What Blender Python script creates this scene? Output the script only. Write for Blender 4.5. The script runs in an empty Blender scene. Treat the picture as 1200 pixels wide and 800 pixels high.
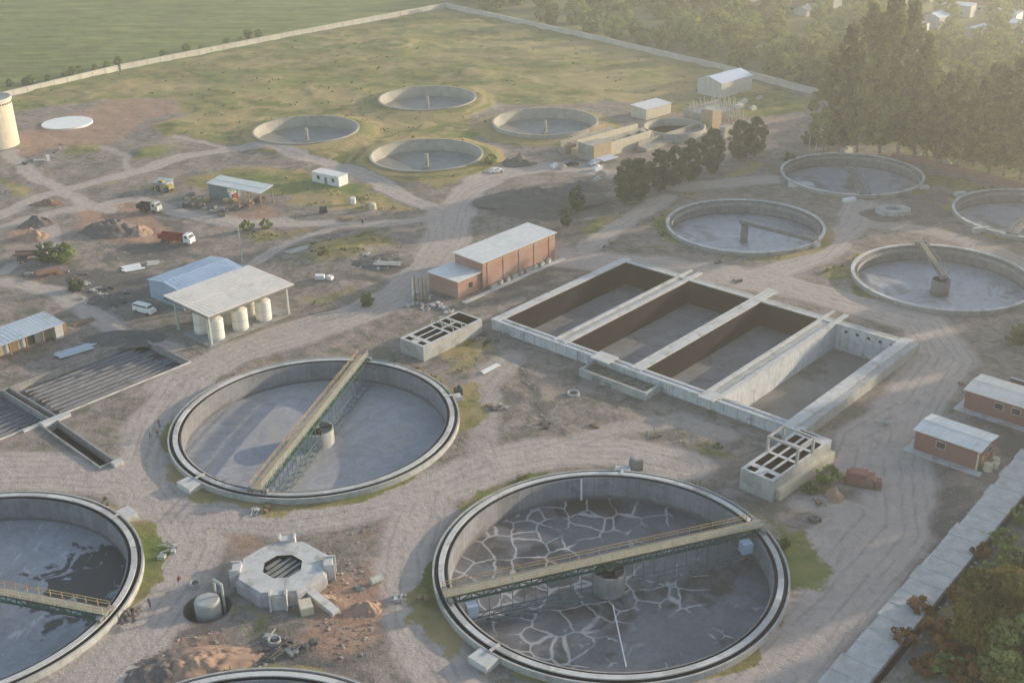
import bpy, bmesh, math, random
import numpy as np
from mathutils import Vector, Matrix, Quaternion, noise as mnoise, geometry

random.seed(7)
rnd = random.Random(11)
scene = bpy.context.scene
COL = scene.collection
R = math.radians

# ------------------------------------------------------------------ camera
HC, PIT, ROL, F = 107.2, R(25.407), R(-1.05), 1391.1
cam_d = bpy.data.cameras.new("camera")
cam = bpy.data.objects.new("camera", cam_d)
COL.objects.link(cam)
cam.matrix_world = Matrix.Translation((0, 0, HC)) @ Matrix.Rotation(math.pi / 2 - PIT, 4, 'X') @ Matrix.Rotation(ROL, 4, 'Z')
cam_d.sensor_width = 36
cam_d.lens = 36 * F / 1200
cam_d.clip_start = 1
cam_d.clip_end = 9000
scene.camera = cam

CR, SR = math.cos(ROL), math.sin(ROL)
CP, SP = math.cos(PIT), math.sin(PIT)


def G(px, py, z=0.0):
    """surveyed plan position: the ground point (at height z) seen at photo pixel px,py"""
    u, v = (px - 600) / F, -(py - 400) / F
    u, v = CR * u - SR * v, SR * u + CR * v
    y = CP + v * SP
    zz = -SP + v * CP
    t = -(HC - z) / zz
    return Vector((u * t, y * t, z))


def proj(x, y, z=0.0):
    v = cam.matrix_world.inverted() @ Vector((x, y, z))
    return 600 + F * v.x / -v.z, 400 - F * v.y / -v.z


def lerp(a, b, t):
    return a + (b - a) * t


# ------------------------------------------------------------------ tagging
def tag(o, label=None, cat=None, group=None, kind=None):
    if label: o['label'] = label
    if cat: o['category'] = cat
    if group: o['group'] = group
    if kind: o['kind'] = kind
    return o


def thing(name, label, cat, loc=(0, 0, 0), rz=0.0, group=None):
    o = bpy.data.objects.new(name, None)
    COL.objects.link(o)
    o.location = loc
    o.rotation_euler = (0, 0, rz)
    o.empty_display_size = 0.5
    if 'wall' in name: o['kind'] = 'thing'
    return tag(o, label, cat, group)


def copy_tree(o, parent=None):
    c = o.copy()
    COL.objects.link(c)
    c.parent = parent
    for ch in list(o.children):
        copy_tree(ch, c)
    return c


# ------------------------------------------------------------------ mesh builder
class MB:
    def __init__(s):
        s.v = []; s.f = []; s.m = []; s.mi = 0

    def add(s, vs, fs):
        n = len(s.v)
        s.v += [tuple(p) for p in vs]
        for f in fs:
            s.f.append(tuple(i + n for i in f)); s.m.append(s.mi)
        return s

    def box(s, c, d, rz=0.0, rx=0.0):
        hx, hy, hz = d[0] / 2, d[1] / 2, d[2] / 2
        M = Matrix.Translation(c) @ Matrix.Rotation(rz, 4, 'Z') @ Matrix.Rotation(rx, 4, 'X')
        vs = [M @ Vector((x * hx, y * hy, z * hz)) for x in (-1, 1) for y in (-1, 1) for z in (-1, 1)]
        return s.add(vs, [(0, 1, 3, 2), (4, 6, 7, 5), (0, 4, 5, 1), (2, 3, 7, 6), (0, 2, 6, 4), (1, 5, 7, 3)])

    def b2(s, x0, x1, y0, y1, z0, z1):
        return s.box(((x0 + x1) / 2, (y0 + y1) / 2, (z0 + z1) / 2), (abs(x1 - x0), abs(y1 - y0), abs(z1 - z0)))

    def bar(s, a, b, w, h=None):
        a, b = Vector(a), Vector(b)
        h = h or w
        d = b - a
        L = d.length
        if L < 1e-6: return s
        q = d.to_track_quat('X', 'Z').to_matrix().to_4x4()
        M = Matrix.Translation((a + b) / 2) @ q
        vs = [M @ Vector((x * L / 2, y * w / 2, z * h / 2)) for x in (-1, 1) for y in (-1, 1) for z in (-1, 1)]
        return s.add(vs, [(0, 1, 3, 2), (4, 6, 7, 5), (0, 4, 5, 1), (2, 3, 7, 6), (0, 2, 6, 4), (1, 5, 7, 3)])

    def cyl(s, c, r, z0, z1, n=24, r2=None, cap0=True, cap1=True):
        r2 = r if r2 is None else r2
        vs = []
        for i in range(n):
            a = 2 * math.pi * i / n
            vs.append((c[0] + r * math.cos(a), c[1] + r * math.sin(a), z0))
        for i in range(n):
            a = 2 * math.pi * i / n
            vs.append((c[0] + r2 * math.cos(a), c[1] + r2 * math.sin(a), z1))
        fs = [(i, (i + 1) % n, n + (i + 1) % n, n + i) for i in range(n)]
        if cap1: fs.append(tuple(range(n, 2 * n)))
        if cap0: fs.append(tuple(reversed(range(n))))
        return s.add(vs, fs)

    def tube(s, a, b, r, n=8, r2=None):
        a, b = Vector(a), Vector(b)
        r2 = r if r2 is None else r2
        q = (b - a).to_track_quat('Z', 'Y')
        vs = []
        for p, rr in ((a, r), (b, r2)):
            for i in range(n):
                t = 2 * math.pi * i / n
                vs.append(p + q @ Vector((rr * math.cos(t), rr * math.sin(t), 0)))
        fs = [(i, (i + 1) % n, n + (i + 1) % n, n + i) for i in range(n)]
        fs += [tuple(range(n, 2 * n)), tuple(reversed(range(n)))]
        return s.add(vs, fs)

    def lathe(s, prof, n=128, c=(0, 0)):
        m = len(prof)
        vs = []
        for i in range(n):
            a = 2 * math.pi * i / n
            for (r, z) in prof:
                vs.append((c[0] + r * math.cos(a), c[1] + r * math.sin(a), z))
        fs = []
        for i in range(n):
            j = (i + 1) % n
            for k in range(m - 1):
                fs.append((i * m + k, j * m + k, j * m + k + 1, i * m + k + 1))
        return s.add(vs, fs)

    def panels(s, faces_per_seg, every, ntones, seed=1):
        """pour-by-pour tone change round a lathed ring"""
        r = random.Random(seed)
        tone = 0
        for i in range(len(s.f) // faces_per_seg):
            if i % every == 0: tone = r.randrange(ntones)
            for k in range(faces_per_seg): s.m[i * faces_per_seg + k] = tone
        return s

    def quad(s, *p):
        return s.add(p, [tuple(range(len(p)))])

    def prism(s, poly, z0, z1):
        n = len(poly)
        vs = [(p[0], p[1], z0) for p in poly] + [(p[0], p[1], z1) for p in poly]
        fs = [(i, (i + 1) % n, n + (i + 1) % n, n + i) for i in range(n)]
        fs += [tuple(range(n, 2 * n)), tuple(reversed(range(n)))]
        return s.add(vs, fs)

    def build(s, name, mat, parent=None, smooth=False, normals=True):
        me = bpy.data.meshes.new(name)
        me.from_pydata(s.v, [], s.f)
        for m in (mat if isinstance(mat, (list, tuple)) else [mat]):
            me.materials.append(m)
        if isinstance(mat, (list, tuple)):
            me.polygons.foreach_set('material_index', s.m)
        if normals:
            bm = bmesh.new(); bm.from_mesh(me)
            bmesh.ops.recalc_face_normals(bm, faces=bm.faces)
            bm.to_mesh(me); bm.free()
        if smooth:
            me.polygons.foreach_set('use_smooth', [True] * len(me.polygons))
        me.update()
        o = bpy.data.objects.new(name, me)
        COL.objects.link(o)
        if parent: o.parent = parent
        return o


# ------------------------------------------------------------------ materials
def sock(n, *names):
    for k in names:
        if k in n.inputs: return n.inputs[k]


def newmat(name):
    m = bpy.data.materials.new(name)
    m.use_nodes = True
    nt = m.node_tree
    b = nt.nodes['Principled BSDF']
    b.inputs['Specular IOR Level'].default_value = 0.3
    return m, nt, b


class NT:
    def __init__(s, nt, coord='Object'):
        s.nt = nt
        s.tc = nt.nodes.new('ShaderNodeTexCoord').outputs[coord]

    def noise(s, scale, detail=4, rough=0.55, stretch=None, dist=0.0, vec=None):
        n = s.nt.nodes.new('ShaderNodeTexNoise')
        n.inputs['Scale'].default_value = scale
        n.inputs['Detail'].default_value = detail
        n.inputs['Roughness'].default_value = rough
        n.inputs['Distortion'].default_value = dist
        src = vec or s.tc
        if stretch:
            mp = s.nt.nodes.new('ShaderNodeMapping')
            mp.inputs['Scale'].default_value = stretch
            s.nt.links.new(src, mp.inputs['Vector'])
            src = mp.outputs[0]
        s.nt.links.new(src, n.inputs['Vector'])
        return n.outputs['Fac']

    def ramp(s, fac, stops):
        n = s.nt.nodes.new('ShaderNodeValToRGB')
        cr = n.color_ramp
        while len(cr.elements) < len(stops): cr.elements.new(0.5)
        for e, (p, c) in zip(cr.elements, stops):
            e.position = p
            e.color = (c, c, c, 1) if isinstance(c, (int, float)) else (*c, 1)
        s.nt.links.new(fac, n.inputs[0])
        return n.outputs[0]

    def mix(s, fac, a, b, mode='MIX'):
        n = s.nt.nodes.new('ShaderNodeMix')
        n.data_type = 'RGBA'; n.blend_type = mode
        for idx, val in ((0, fac), (6, a), (7, b)):
            if hasattr(val, 'is_output') or hasattr(val, 'links'):
                s.nt.links.new(val, n.inputs[idx])
            elif idx == 0:
                n.inputs[0].default_value = val
            else:
                n.inputs[idx].default_value = (*val, 1)
        return n.outputs[2]

    def math(s, op, a, b=None, clamp=False):
        n = s.nt.nodes.new('ShaderNodeMath')
        n.operation = op; n.use_clamp = clamp
        for i, val in enumerate((a, b)):
            if val is None: continue
            if hasattr(val, 'links'): s.nt.links.new(val, n.inputs[i])
            else: n.inputs[i].default_value = val
        return n.outputs[0]

    def bump(s, h, strength, dist, b):
        n = s.nt.nodes.new('ShaderNodeBump')
        n.inputs['Strength'].default_value = strength
        n.inputs['Distance'].default_value = dist
        s.nt.links.new(h, n.inputs['Height'])
        s.nt.links.new(n.outputs[0], b.inputs['Normal'])

    def link(s, a, b): s.nt.links.new(a, b)


def mat(name, c1, c2=None, rough=0.85, scale=0.6, stain=None, streak=0.0, bump=0.15, spec=0.3, metal=0.0, fine=0.25, stain_scale=0.35, bscale=6.0):
    """weathered surface: two tones by coarse noise, fine grain, optional stains and vertical streaks"""
    m, nt, b = newmat(name)
    t = NT(nt)
    c2 = c2 or tuple(x * 0.75 for x in c1)
    col = t.mix(t.ramp(t.noise(scale, 5, 0.6), [(0.35, 0.0), (0.65, 1.0)]), c1, c2)
    g = t.ramp(t.noise(scale * 9 + 1, 4, 0.7), [(0.3, 1 - fine), (0.7, 1.0)])
    col = t.mix(1.0, col, g, 'MULTIPLY')
    if stain:
        col = t.mix(t.ramp(t.noise(stain_scale, 6, 0.65, dist=0.6), [(0.54, 0.0), (0.66, 0.85)]), col, stain)
    if streak:
        st = t.noise(1.0, 4, 0.6, stretch=(2.2, 2.2, 0.12))
        col = t.mix(t.ramp(st, [(0.5, 0.0), (0.72, streak)]), col, tuple(x * 0.4 for x in c1))
    t.link(col, b.inputs['Base Color'])
    b.inputs['Roughness'].default_value = rough
    b.inputs['Specular IOR Level'].default_value = spec
    b.inputs['Metallic'].default_value = metal
    if bump: t.bump(t.noise(bscale, 3, 0.6), bump, 0.06, b)
    return m


M = {}
M['concrete'] = mat('concrete', (.36, .355, .34), (.27, .265, .25), stain=(.17, .165, .15), streak=.5)
M['coping'] = mat('coping', (.58, .575, .56), (.48, .475, .46), stain=(.3, .29, .26), streak=0, fine=.2)
M['conc_inner'] = mat('conc_inner', (.27, .27, .28), (.20, .20, .21), stain=(.13, .13, .13), streak=.6)
M['launder'] = mat('launder', (.035, .035, .04), (.02, .02, .025), rough=.5)
M['conc_pale'] = mat('conc_pale', (.46, .46, .44), (.37, .365, .345), stain=(.24, .235, .21), streak=.4)
M['conc_blue'] = mat('conc_blue', (.62, .64, .65), (.52, .54, .545), stain=(.31, .32, .30), streak=.6)
M['bitumen'] = mat('bitumen', (.012, .011, .010), (.022, .014, .012), rough=.8, stain=(.016, .018, .013), spec=.1)
M['cellfloor'] = mat('cellfloor', (.25, .245, .25), (.18, .175, .175), rough=.6, stain=(.12, .115, .11), scale=.25)
M['cellfloor_mud'] = mat('cellfloor_mud', (.23, .22, .205), (.17, .16, .145), rough=.5, stain=(.07, .06, .055), scale=.2, stain_scale=.16)
M['roof_white'] = mat('roof_white', (.68, .68, .66), (.60, .60, .58), rough=.5, streak=0, stain=(.55, .53, .5), fine=.08, bump=0)
M['roof_cream'] = mat('roof_cream', (.76, .70, .62), (.68, .62, .54), rough=.6, stain=(.55, .5, .44), fine=.08, bump=0)
M['roof_blue'] = mat('roof_blue', (.30, .41, .56), (.35, .45, .58), rough=.45, stain=(.27, .34, .42), fine=.08, bump=0)
M['roof_pale'] = mat('roof_pale', (.40, .48, .55), (.46, .52, .57), rough=.5, stain=(.34, .36, .36), fine=.12, bump=0)
M['roof_green'] = mat('roof_green', (.60, .63, .60), (.68, .70, .67), rough=.5, fine=.1, bump=0)
M['wall_pale'] = mat('wall_pale', (.58, .56, .52), (.5, .48, .44), streak=.3)
M['wall_cream'] = mat('wall_cream', (.66, .60, .46), (.58, .52, .40), streak=.3)
M['wall_green'] = mat('wall_green', (.20, .26, .24), (.16, .21, .2), streak=.3)
M['perim'] = mat('perim', (.60, .57, .49), (.5, .47, .41), streak=.3, scale=.15, stain=(.4, .37, .3))
M['bedfloor'] = mat('bedfloor', (.17, .18, .205), (.125, .13, .15), rough=.5, stain=(.06, .06, .06), stain_scale=.2)
M['stone'] = mat('stone', (.42, .37, .32), (.25, .22, .19), scale=.3, bump=0)
M['bed_wall'] = mat('bed_wall', (.27, .275, .29), (.2, .2, .215), stain=(.09, .09, .09))
M['conc_lav'] = mat('conc_lav', (.42, .41, .43), (.33, .32, .33), stain=(.26, .24, .22), streak=.4)
M['gravelmix'] = mat('gravelmix', (.24, .22, .17), (.16, .15, .12), scale=2.)
M['conc_warm'] = mat('conc_warm', (.44, .41, .35), (.33, .31, .265), stain=(.25, .23, .19), streak=.5, scale=.3)
M['roof_pale2'] = mat('roof_pale2', (.56, .62, .72), (.5, .56, .66), rough=.5, fine=.1, bump=0)
M['slab'] = mat('slab', (.62, .60, .57), (.47, .455, .43), stain=(.34, .33, .31), scale=.6, stain_scale=.5, fine=.35)
M['slab_rib'] = mat('slab_rib', (.60, .61, .60), (.5, .5, .5))
M['dark'] = mat('dark', (.035, .035, .035), (.02, .02, .02), rough=.6, bump=0)
M['glass'] = mat('glass', (.04, .05, .06), (.03, .035, .04), rough=.15, bump=0, spec=.6)
M['steel_green'] = mat('steel_green', (.03, .11, .085), (.025, .08, .06), rough=.5, stain=(.16, .12, .07), stain_scale=1.2, bump=0)
M['steel_blue'] = mat('steel_blue', (.12, .19, .20), (.10, .15, .16), rough=.5, stain=(.2, .2, .17), stain_scale=1., bump=0)
M['deck'] = mat('deck', (.42, .355, .235), (.33, .28, .185), rough=.8, stain=(.33, .22, .13), stain_scale=.8)
M['deck_dull'] = mat('deck_dull', (.33, .30, .22), (.26, .24, .18))
M['rail_yellow'] = mat('rail_yellow', (.52, .40, .16), (.45, .30, .15), rough=.6, stain=(.35, .18, .1), bump=0)
M['rail_white'] = mat('rail_white', (.52, .54, .48), (.42, .45, .40), rough=.6, bump=0)
M['steel_grey'] = mat('steel_grey', (.25, .26, .26), (.18, .18, .18), rough=.5, bump=0)
M['tank_white'] = mat('tank_white', (.82, .79, .70), (.74, .70, .60), rough=.45, streak=.25, fine=.06, bump=0)
M['panel_blue'] = mat('panel_blue', (.40, .50, .62), (.34, .43, .55), rough=.5, bump=0)
M['red'] = mat('red', (.34, .045, .035), (.26, .04, .03), rough=.45, bump=0)
M['red_soil_m'] = mat('red_soil_m', (.30, .19, .13), (.24, .14, .09), rough=.95, bump=.6, scale=.5, bscale=2.)
M['orange_soil'] = mat('orange_soil', (.44, .29, .20), (.32, .215, .155), rough=.95, bump=.7, scale=.5, bscale=2.)
M['grey_soil'] = mat('grey_soil', (.16, .15, .135), (.125, .115, .105), rough=.95, bump=.7, scale=.4, bscale=2.)
M['brown_soil'] = mat('brown_soil', (.20, .165, .145), (.145, .12, .105), rough=.95, bump=.7, scale=.4, bscale=2.)
M['white'] = mat('white', (.78, .78, .76), (.7, .7, .68), rough=.5, fine=.08, bump=0)
M['rubber'] = mat('rubber', (.025, .025, .025), rough=.8, bump=0)
M['yellow'] = mat('yellow', (.42, .35, .09), (.34, .28, .08), rough=.5, bump=0)
M['tan'] = mat('tan', (.48, .36, .22), (.4, .3, .18), rough=.7)
M['darkpaint'] = mat('darkpaint', (.05, .055, .065), (.04, .04, .05), rough=.4, bump=0)
M['wood'] = mat('wood', (.30, .21, .13), (.22, .15, .09), rough=.85)
M['water_dark'] = mat('water_dark', (.03, .035, .03), (.04, .04, .035), rough=.08, bump=0, spec=.5)
M['bark'] = mat('bark', (.20, .165, .125), (.14, .11, .085), rough=.95, bump=.4)
M['bark_pale'] = mat('bark_pale', (.38, .34, .28), (.26, .22, .17), rough=.9, bump=.3)


M['coping2'] = mat('coping2', (.50, .49, .47), (.42, .41, .39), stain=(.28, .27, .25), fine=.25)
M['coping3'] = mat('coping3', (.62, .61, .59), (.54, .53, .51), stain=(.36, .35, .32), fine=.2)
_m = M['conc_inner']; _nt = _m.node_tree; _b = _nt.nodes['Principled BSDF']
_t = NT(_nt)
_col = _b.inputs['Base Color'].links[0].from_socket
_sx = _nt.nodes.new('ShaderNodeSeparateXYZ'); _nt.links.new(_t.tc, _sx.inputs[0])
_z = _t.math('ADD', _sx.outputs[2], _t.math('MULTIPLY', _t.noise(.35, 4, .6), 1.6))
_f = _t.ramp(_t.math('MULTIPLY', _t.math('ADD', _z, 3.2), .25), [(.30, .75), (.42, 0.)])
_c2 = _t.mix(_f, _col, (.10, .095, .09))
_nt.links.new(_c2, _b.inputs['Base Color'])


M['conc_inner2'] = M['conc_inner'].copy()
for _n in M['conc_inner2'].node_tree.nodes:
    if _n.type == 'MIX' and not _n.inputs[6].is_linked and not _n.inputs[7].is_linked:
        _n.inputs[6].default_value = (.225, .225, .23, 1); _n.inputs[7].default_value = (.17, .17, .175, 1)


def brick_mat(name, c1, c2, mortar):
    m, nt, b = newmat(name)
    t = NT(nt)
    # brick courses laid on the vertical walls: x+y runs along, z is up
    sep = nt.nodes.new('ShaderNodeSeparateXYZ'); t.link(t.tc, sep.inputs[0])
    cmb = nt.nodes.new('ShaderNodeCombineXYZ')
    t.link(t.math('ADD', sep.outputs[0], sep.outputs[1]), cmb.inputs[0])
    t.link(sep.outputs[2], cmb.inputs[1])
    br = nt.nodes.new('ShaderNodeTexBrick')
    br.inputs['Scale'].default_value = 1.0
    br.inputs['Brick Width'].default_value = 0.3
    br.inputs['Row Height'].default_value = 0.14
    br.inputs['Mortar Size'].default_value = 0.012
    br.inputs['Color1'].default_value = (*c1, 1)
    br.inputs['Color2'].default_value = (*c2, 1)
    br.inputs['Mortar'].default_value = (*mortar, 1)
    t.link(cmb.outputs[0], br.inputs['Vector'])
    w = t.mix(t.ramp(t.noise(.25, 5, .6), [(.42, 0.), (.62, .5)]), br.outputs['Color'], mortar)
    w = t.mix(1.0, w, t.ramp(t.noise(2.5, 4, .7), [(.3, .8), (.7, 1.)]), 'MULTIPLY')
    t.link(w, b.inputs['Base Color'])
    b.inputs['Roughness'].default_value = .9
    return m


M['brick'] = brick_mat('brick', (.40, .20, .15), (.34, .16, .12), (.42, .33, .27))
M['brick_dark'] = brick_mat('brick_dark', (.33, .135, .10), (.26, .105, .08), (.26, .18, .15))


def corrugate(m, scale=5.0, axis='X'):
    nt = m.node_tree
    b = nt.nodes['Principled BSDF']
    w = nt.nodes.new('ShaderNodeTexWave')
    w.bands_direction = axis
    w.inputs['Scale'].default_value = scale
    tc = nt.nodes.new('ShaderNodeTexCoord')
    nt.links.new(tc.outputs['Object'], w.inputs['Vector'])
    n = nt.nodes.new('ShaderNodeBump')
    n.inputs['Strength'].default_value = .5
    n.inputs['Distance'].default_value = .05
    nt.links.new(w.outputs['Fac'], n.inputs['Height'])
    nt.links.new(n.outputs[0], b.inputs['Normal'])


for k in ('roof_white', 'roof_cream', 'roof_blue', 'roof_pale', 'roof_green'): corrugate(M[k], .6)


def basin_floor(name, base, base2, dark=None, dark_amt=.5, cracks=None, rough=.35, dark_centre=None, rough2=.35, pscale=.09, splash=False):
    """settled sludge on a tank floor: wet patches, drying cracks, dried rims"""
    m, nt, b = newmat(name)
    t = NT(nt)
    col = t.mix(t.ramp(t.noise(.05, 4, .6, dist=.4), [(.35, 0.), (.65, 1.)]), base, base2)
    col = t.mix(1., col, t.ramp(t.noise(1.4, 5, .7), [(.3, .82), (.7, 1.05)]), 'MULTIPLY')
    col = t.mix(1., col, t.ramp(t.noise(.18, 6, .7, dist=1.5), [(.35, .78), (.6, 1.05)]), 'MULTIPLY')
    if splash: col = t.mix(t.ramp(t.noise(.7, 4, .6, stretch=(1, .35, 1)), [(.6, 0.), (.68, .6)]), col, (.55, .56, .58))
    wet = t.noise(pscale, 6, .62, dist=.8)
    if dark:
        if dark_centre:
            g = nt.nodes.new('ShaderNodeVectorMath'); g.operation = 'DISTANCE'
            t.link(t.tc, g.inputs[0]); g.inputs[1].default_value = dark_centre[:3]
            d = t.math('DIVIDE', g.outputs['Value'], dark_centre[3])
            wet = t.math('ADD', t.math('MULTIPLY', wet, 2.0), t.math('MULTIPLY', d, -.5))
            mask = t.ramp(wet, [(.52, 0.), (.60, 1.)])
        else:
            mask = t.ramp(wet, [(1 - dark_amt - .04, 0.), (1 - dark_amt + .04, 1.)])
        col = t.mix(mask, col, dark)
        rr = t.mix(mask, (rough,) * 3, (rough2,) * 3)
        t.link(rr, b.inputs['Roughness'])
    else:
        b.inputs['Roughness'].default_value = rough
    if cracks:
        # warped cells -> thin pale ridges, broken up by a second noise
        wv = nt.nodes.new('ShaderNodeTexNoise'); wv.inputs['Scale'].default_value = .35; wv.inputs['Detail'].default_value = 4
        t.link(t.tc, wv.inputs['Vector'])
        mx = nt.nodes.new('ShaderNodeVectorMath'); mx.operation = 'MULTIPLY_ADD'
        t.link(wv.outputs['Color'], mx.inputs[0]); mx.inputs[1].default_value = (1.9, 1.9, 0); t.link(t.tc, mx.inputs[2])
        vo = nt.nodes.new('ShaderNodeTexVoronoi'); vo.feature = 'DISTANCE_TO_EDGE'
        vo.inputs['Scale'].default_value = .23
        t.link(mx.outputs[0], vo.inputs['Vector'])
        line = t.ramp(vo.outputs['Distance'], [(.0, 1.), (.024, .85), (.046, 0.)])
        sx = nt.nodes.new('ShaderNodeSeparateXYZ'); t.link(t.tc, sx.inputs[0])
        gate = t.ramp(t.math('ADD', t.noise(.11, 3, .6), t.math('MULTIPLY', sx.outputs[0], -.007)), [(.40, 0.), (.48, 1.)])
        col = t.mix(t.math('MULTIPLY', t.math('MULTIPLY', line, gate), .72), col, cracks)
        blot = t.ramp(t.noise(.5, 4, .6), [(.66, 0.), (.72, .6)])
        col = t.mix(blot, col, cracks)
    # a few small marks
    col = t.mix(t.ramp(t.noise(.33, 2, .5), [(.735, 0.), (.76, .7)]), col, (.06, .06, .06))
    t.link(col, b.inputs['Base Color'])
    b.inputs['Specular IOR Level'].default_value = .4
    t.bump(t.noise(1.2, 4, .6), .15, .05, b)
    return m


M['floor_A'] = basin_floor('floor_A', (.125, .12, .125), (.175, .18, .195), dark=(.065, .055, .045), dark_amt=.46, cracks=(.50, .49, .48), rough=.38, rough2=.3)
M['floor_B'] = basin_floor('floor_B', (.40, .395, .405), (.31, .31, .335), dark=(.345, .325, .30), dark_amt=.42, rough=.65, rough2=.7)
M['floor_C'] = basin_floor('floor_C', (.36, .365, .385), (.27, .285, .315), dark=(.055, .048, .042), rough=.6, rough2=.45, dark_centre=(18.5, 7.5, -3, 9.5), pscale=.3, splash=True)
M['floor_D'] = basin_floor('floor_D', (.36, .37, .405), (.42, .43, .46), dark=(.19, .19, .18), dark_amt=.42, rough=.4)
M['floor_far'] = basin_floor('floor_far', (.28, .28, .27), (.22, .22, .21), dark=(.15, .15, .14), dark_amt=.45, rough=.5)


def foliage(name, c1, c2, c3=None):
    m, nt, b = newmat(name)
    t = NT(nt)
    col = t.mix(t.ramp(t.noise(.22, 3, .6), [(.35, 0.), (.65, 1.)]), c1, c2)
    if c3: col = t.mix(t.ramp(t.noise(.35, 2, .5, vec=None), [(.56, 0.), (.7, 1.)]), col, c3)
    g = nt.nodes.new('ShaderNodeNewGeometry')
    oi = nt.nodes.new('ShaderNodeObjectInfo')
    lb = nt.nodes.new('ShaderNodeAttribute'); lb.attribute_name = 'clump'
    v = t.math('ADD', t.math('MULTIPLY', g.outputs['Random Per Island'], .35), t.math('MULTIPLY', oi.outputs['Random'], .35))
    v = t.math('ADD', t.math('ADD', v, t.math('MULTIPLY', lb.outputs['Fac'], .75)), .35)
    col = t.mix(1., col, v, 'MULTIPLY')
    t.link(col, b.inputs['Base Color'])
    b.inputs['Roughness'].default_value = .75
    b.inputs['Specular IOR Level'].default_value = .15
    tr = nt.nodes.new('ShaderNodeBsdfTranslucent')
    t.link(t.mix(1., col, (1.0, .95, .5), 'MULTIPLY'), tr.inputs['Color'])
    ms = nt.nodes.new('ShaderNodeMixShader'); ms.inputs[0].default_value = .35
    out = nt.nodes['Material Output']
    t.link(b.outputs[0], ms.inputs[1]); t.link(tr.outputs[0], ms.inputs[2]); t.link(ms.outputs[0], out.inputs[0])
    return m


M['leaf_euc'] = foliage('leaf_euc', (.21, .24, .09), (.14, .17, .065), (.28, .25, .10))
M['leaf_euc2'] = foliage('leaf_euc2', (.15, .18, .075), (.10, .125, .055), (.22, .19, .08))
M['leaf_dark'] = foliage('leaf_dark', (.11, .14, .06), (.07, .10, .045))
M['leaf_green'] = foliage('leaf_green', (.21, .27, .085), (.14, .19, .065), (.29, .29, .10))
M['leaf_olive'] = foliage('leaf_olive', (.24, .27, .09), (.16, .19, .07), (.32, .28, .11))
M['leaf_autumn'] = foliage('leaf_autumn', (.26, .22, .06), (.15, .15, .045), (.34, .24, .06))
M['leaf_orange'] = foliage('leaf_orange', (.26, .15, .06), (.20, .10, .045), (.16, .12, .05))
M['weed'] = foliage('weed', (.19, .20, .065), (.14, .16, .055), (.27, .23, .09))

# ------------------------------------------------------------------ site plan (metres)
BA = R(-42.5)                      # direction of the plant's building grid
TANKS = {
    'A': (13.94, 145.94, 25.1), 'B': (-36.38, 191.33, 25.1), 'C': (-82.16, 142.57, 25.1), 'K': (-33.28, 97.71, 25.1),
    'D': (61.24, 291.9, 20.1), 'E': (100.16, 254.8, 20.1), 'F': (100.26, 334.0, 20.1), 'H': (138.4, 296.6, 20.1),
    'G1': (-67.56, 389.5, 17.3), 'G2': (-29.26, 429.9, 17.5), 'G3': (-25.46, 357.5, 17.2), 'G4': (12.6, 394.4, 17.5)}
BIG, MID, FAR = ('A', 'B', 'C', 'K'), ('D', 'E', 'F', 'H'), ('G1', 'G2', 'G3', 'G4')


def frame_pts(o, ang, pts):
    c, s = math.cos(ang), math.sin(ang)
    return [(o[0] + c * x - s * y, o[1] + s * x + c * y) for x, y in pts]


BLK_C = (39.23, 224.4)
BL, BW = 74.6, 47.4
BLK_O = frame_pts(BLK_C, BA, [(-BL / 2, -BW / 2)])[0]
BED_O = (-66.2, 218.3)
BED_A = R(228)                     # beds run away from their end wall; local +y points the other way
bed_end = G(54, 497)
TR0, TR1 = G(58, 497), G(126, 545)
TR_A = math.atan2(TR1.y - TR0.y, TR1.x - TR0.x)
TR_L = (TR1 - TR0).length
PIT_C = G(243, 712)

holes = []


def circ(x, y, r, n):
    return [(x + r * math.cos(2 * math.pi * i / n), y + r * math.sin(2 * math.pi * i / n)) for i in range(n)]


for k, (x, y, r) in TANKS.items():
    holes.append(circ(x, y, r + (1.0 if k in BIG else .25), 96))
holes.append(frame_pts(BLK_O, BA, [(.4, .4), (BL - .4, .4), (BL - .4, BW - .4), (.4, BW - .4)]))
holes.append(frame_pts(BED_O, BED_A, [(.2, -17.6), (62, -17.6), (62, -.2), (.2, -.2)]))
holes.append(frame_pts(TR0, TR_A, [(.1, -1.4), (TR_L - .1, -1.4), (TR_L - .1, 1.4), (.1, 1.4)]))
holes.append(circ(PIT_C.x, PIT_C.y, 3.4, 32))


def np_noise(x, y, s, seed=0, oct=4):
    """value noise on arrays"""
    tot = np.zeros_like(x); amp = 1.; norm = 0.
    for o in range(oct):
        fx, fy = x / s + 37.1 * seed + 11.3 * o, y / s + 17.7 * seed + 5.1 * o
        ix, iy = np.floor(fx), np.floor(fy)
        tx, ty = fx - ix, fy - iy
        tx = tx * tx * (3 - 2 * tx); ty = ty * ty * (3 - 2 * ty)

        def h(a, b):
            v = np.sin(a * 127.1 + b * 311.7 + seed * 7.7 + o) * 43758.5453
            return v - np.floor(v)
        n = (h(ix, iy) * (1 - tx) + h(ix + 1, iy) * tx) * (1 - ty) + (h(ix, iy + 1) * (1 - tx) + h(ix + 1, iy + 1) * tx) * ty
        tot += n * amp; norm += amp; amp *= .55; s = s / 2.03
    return tot / norm


def seg_dist(x, y, pts):
    d = np.full_like(x, 1e9)
    for (ax, ay), (bx, by) in zip(pts[:-1], pts[1:]):
        vx, vy = bx - ax, by - ay
        t = np.clip(((x - ax) * vx + (y - ay) * vy) / (vx * vx + vy * vy + 1e-9), 0, 1)
        d = np.minimum(d, np.hypot(x - ax - t * vx, y - ay - t * vy))
    return d


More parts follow.
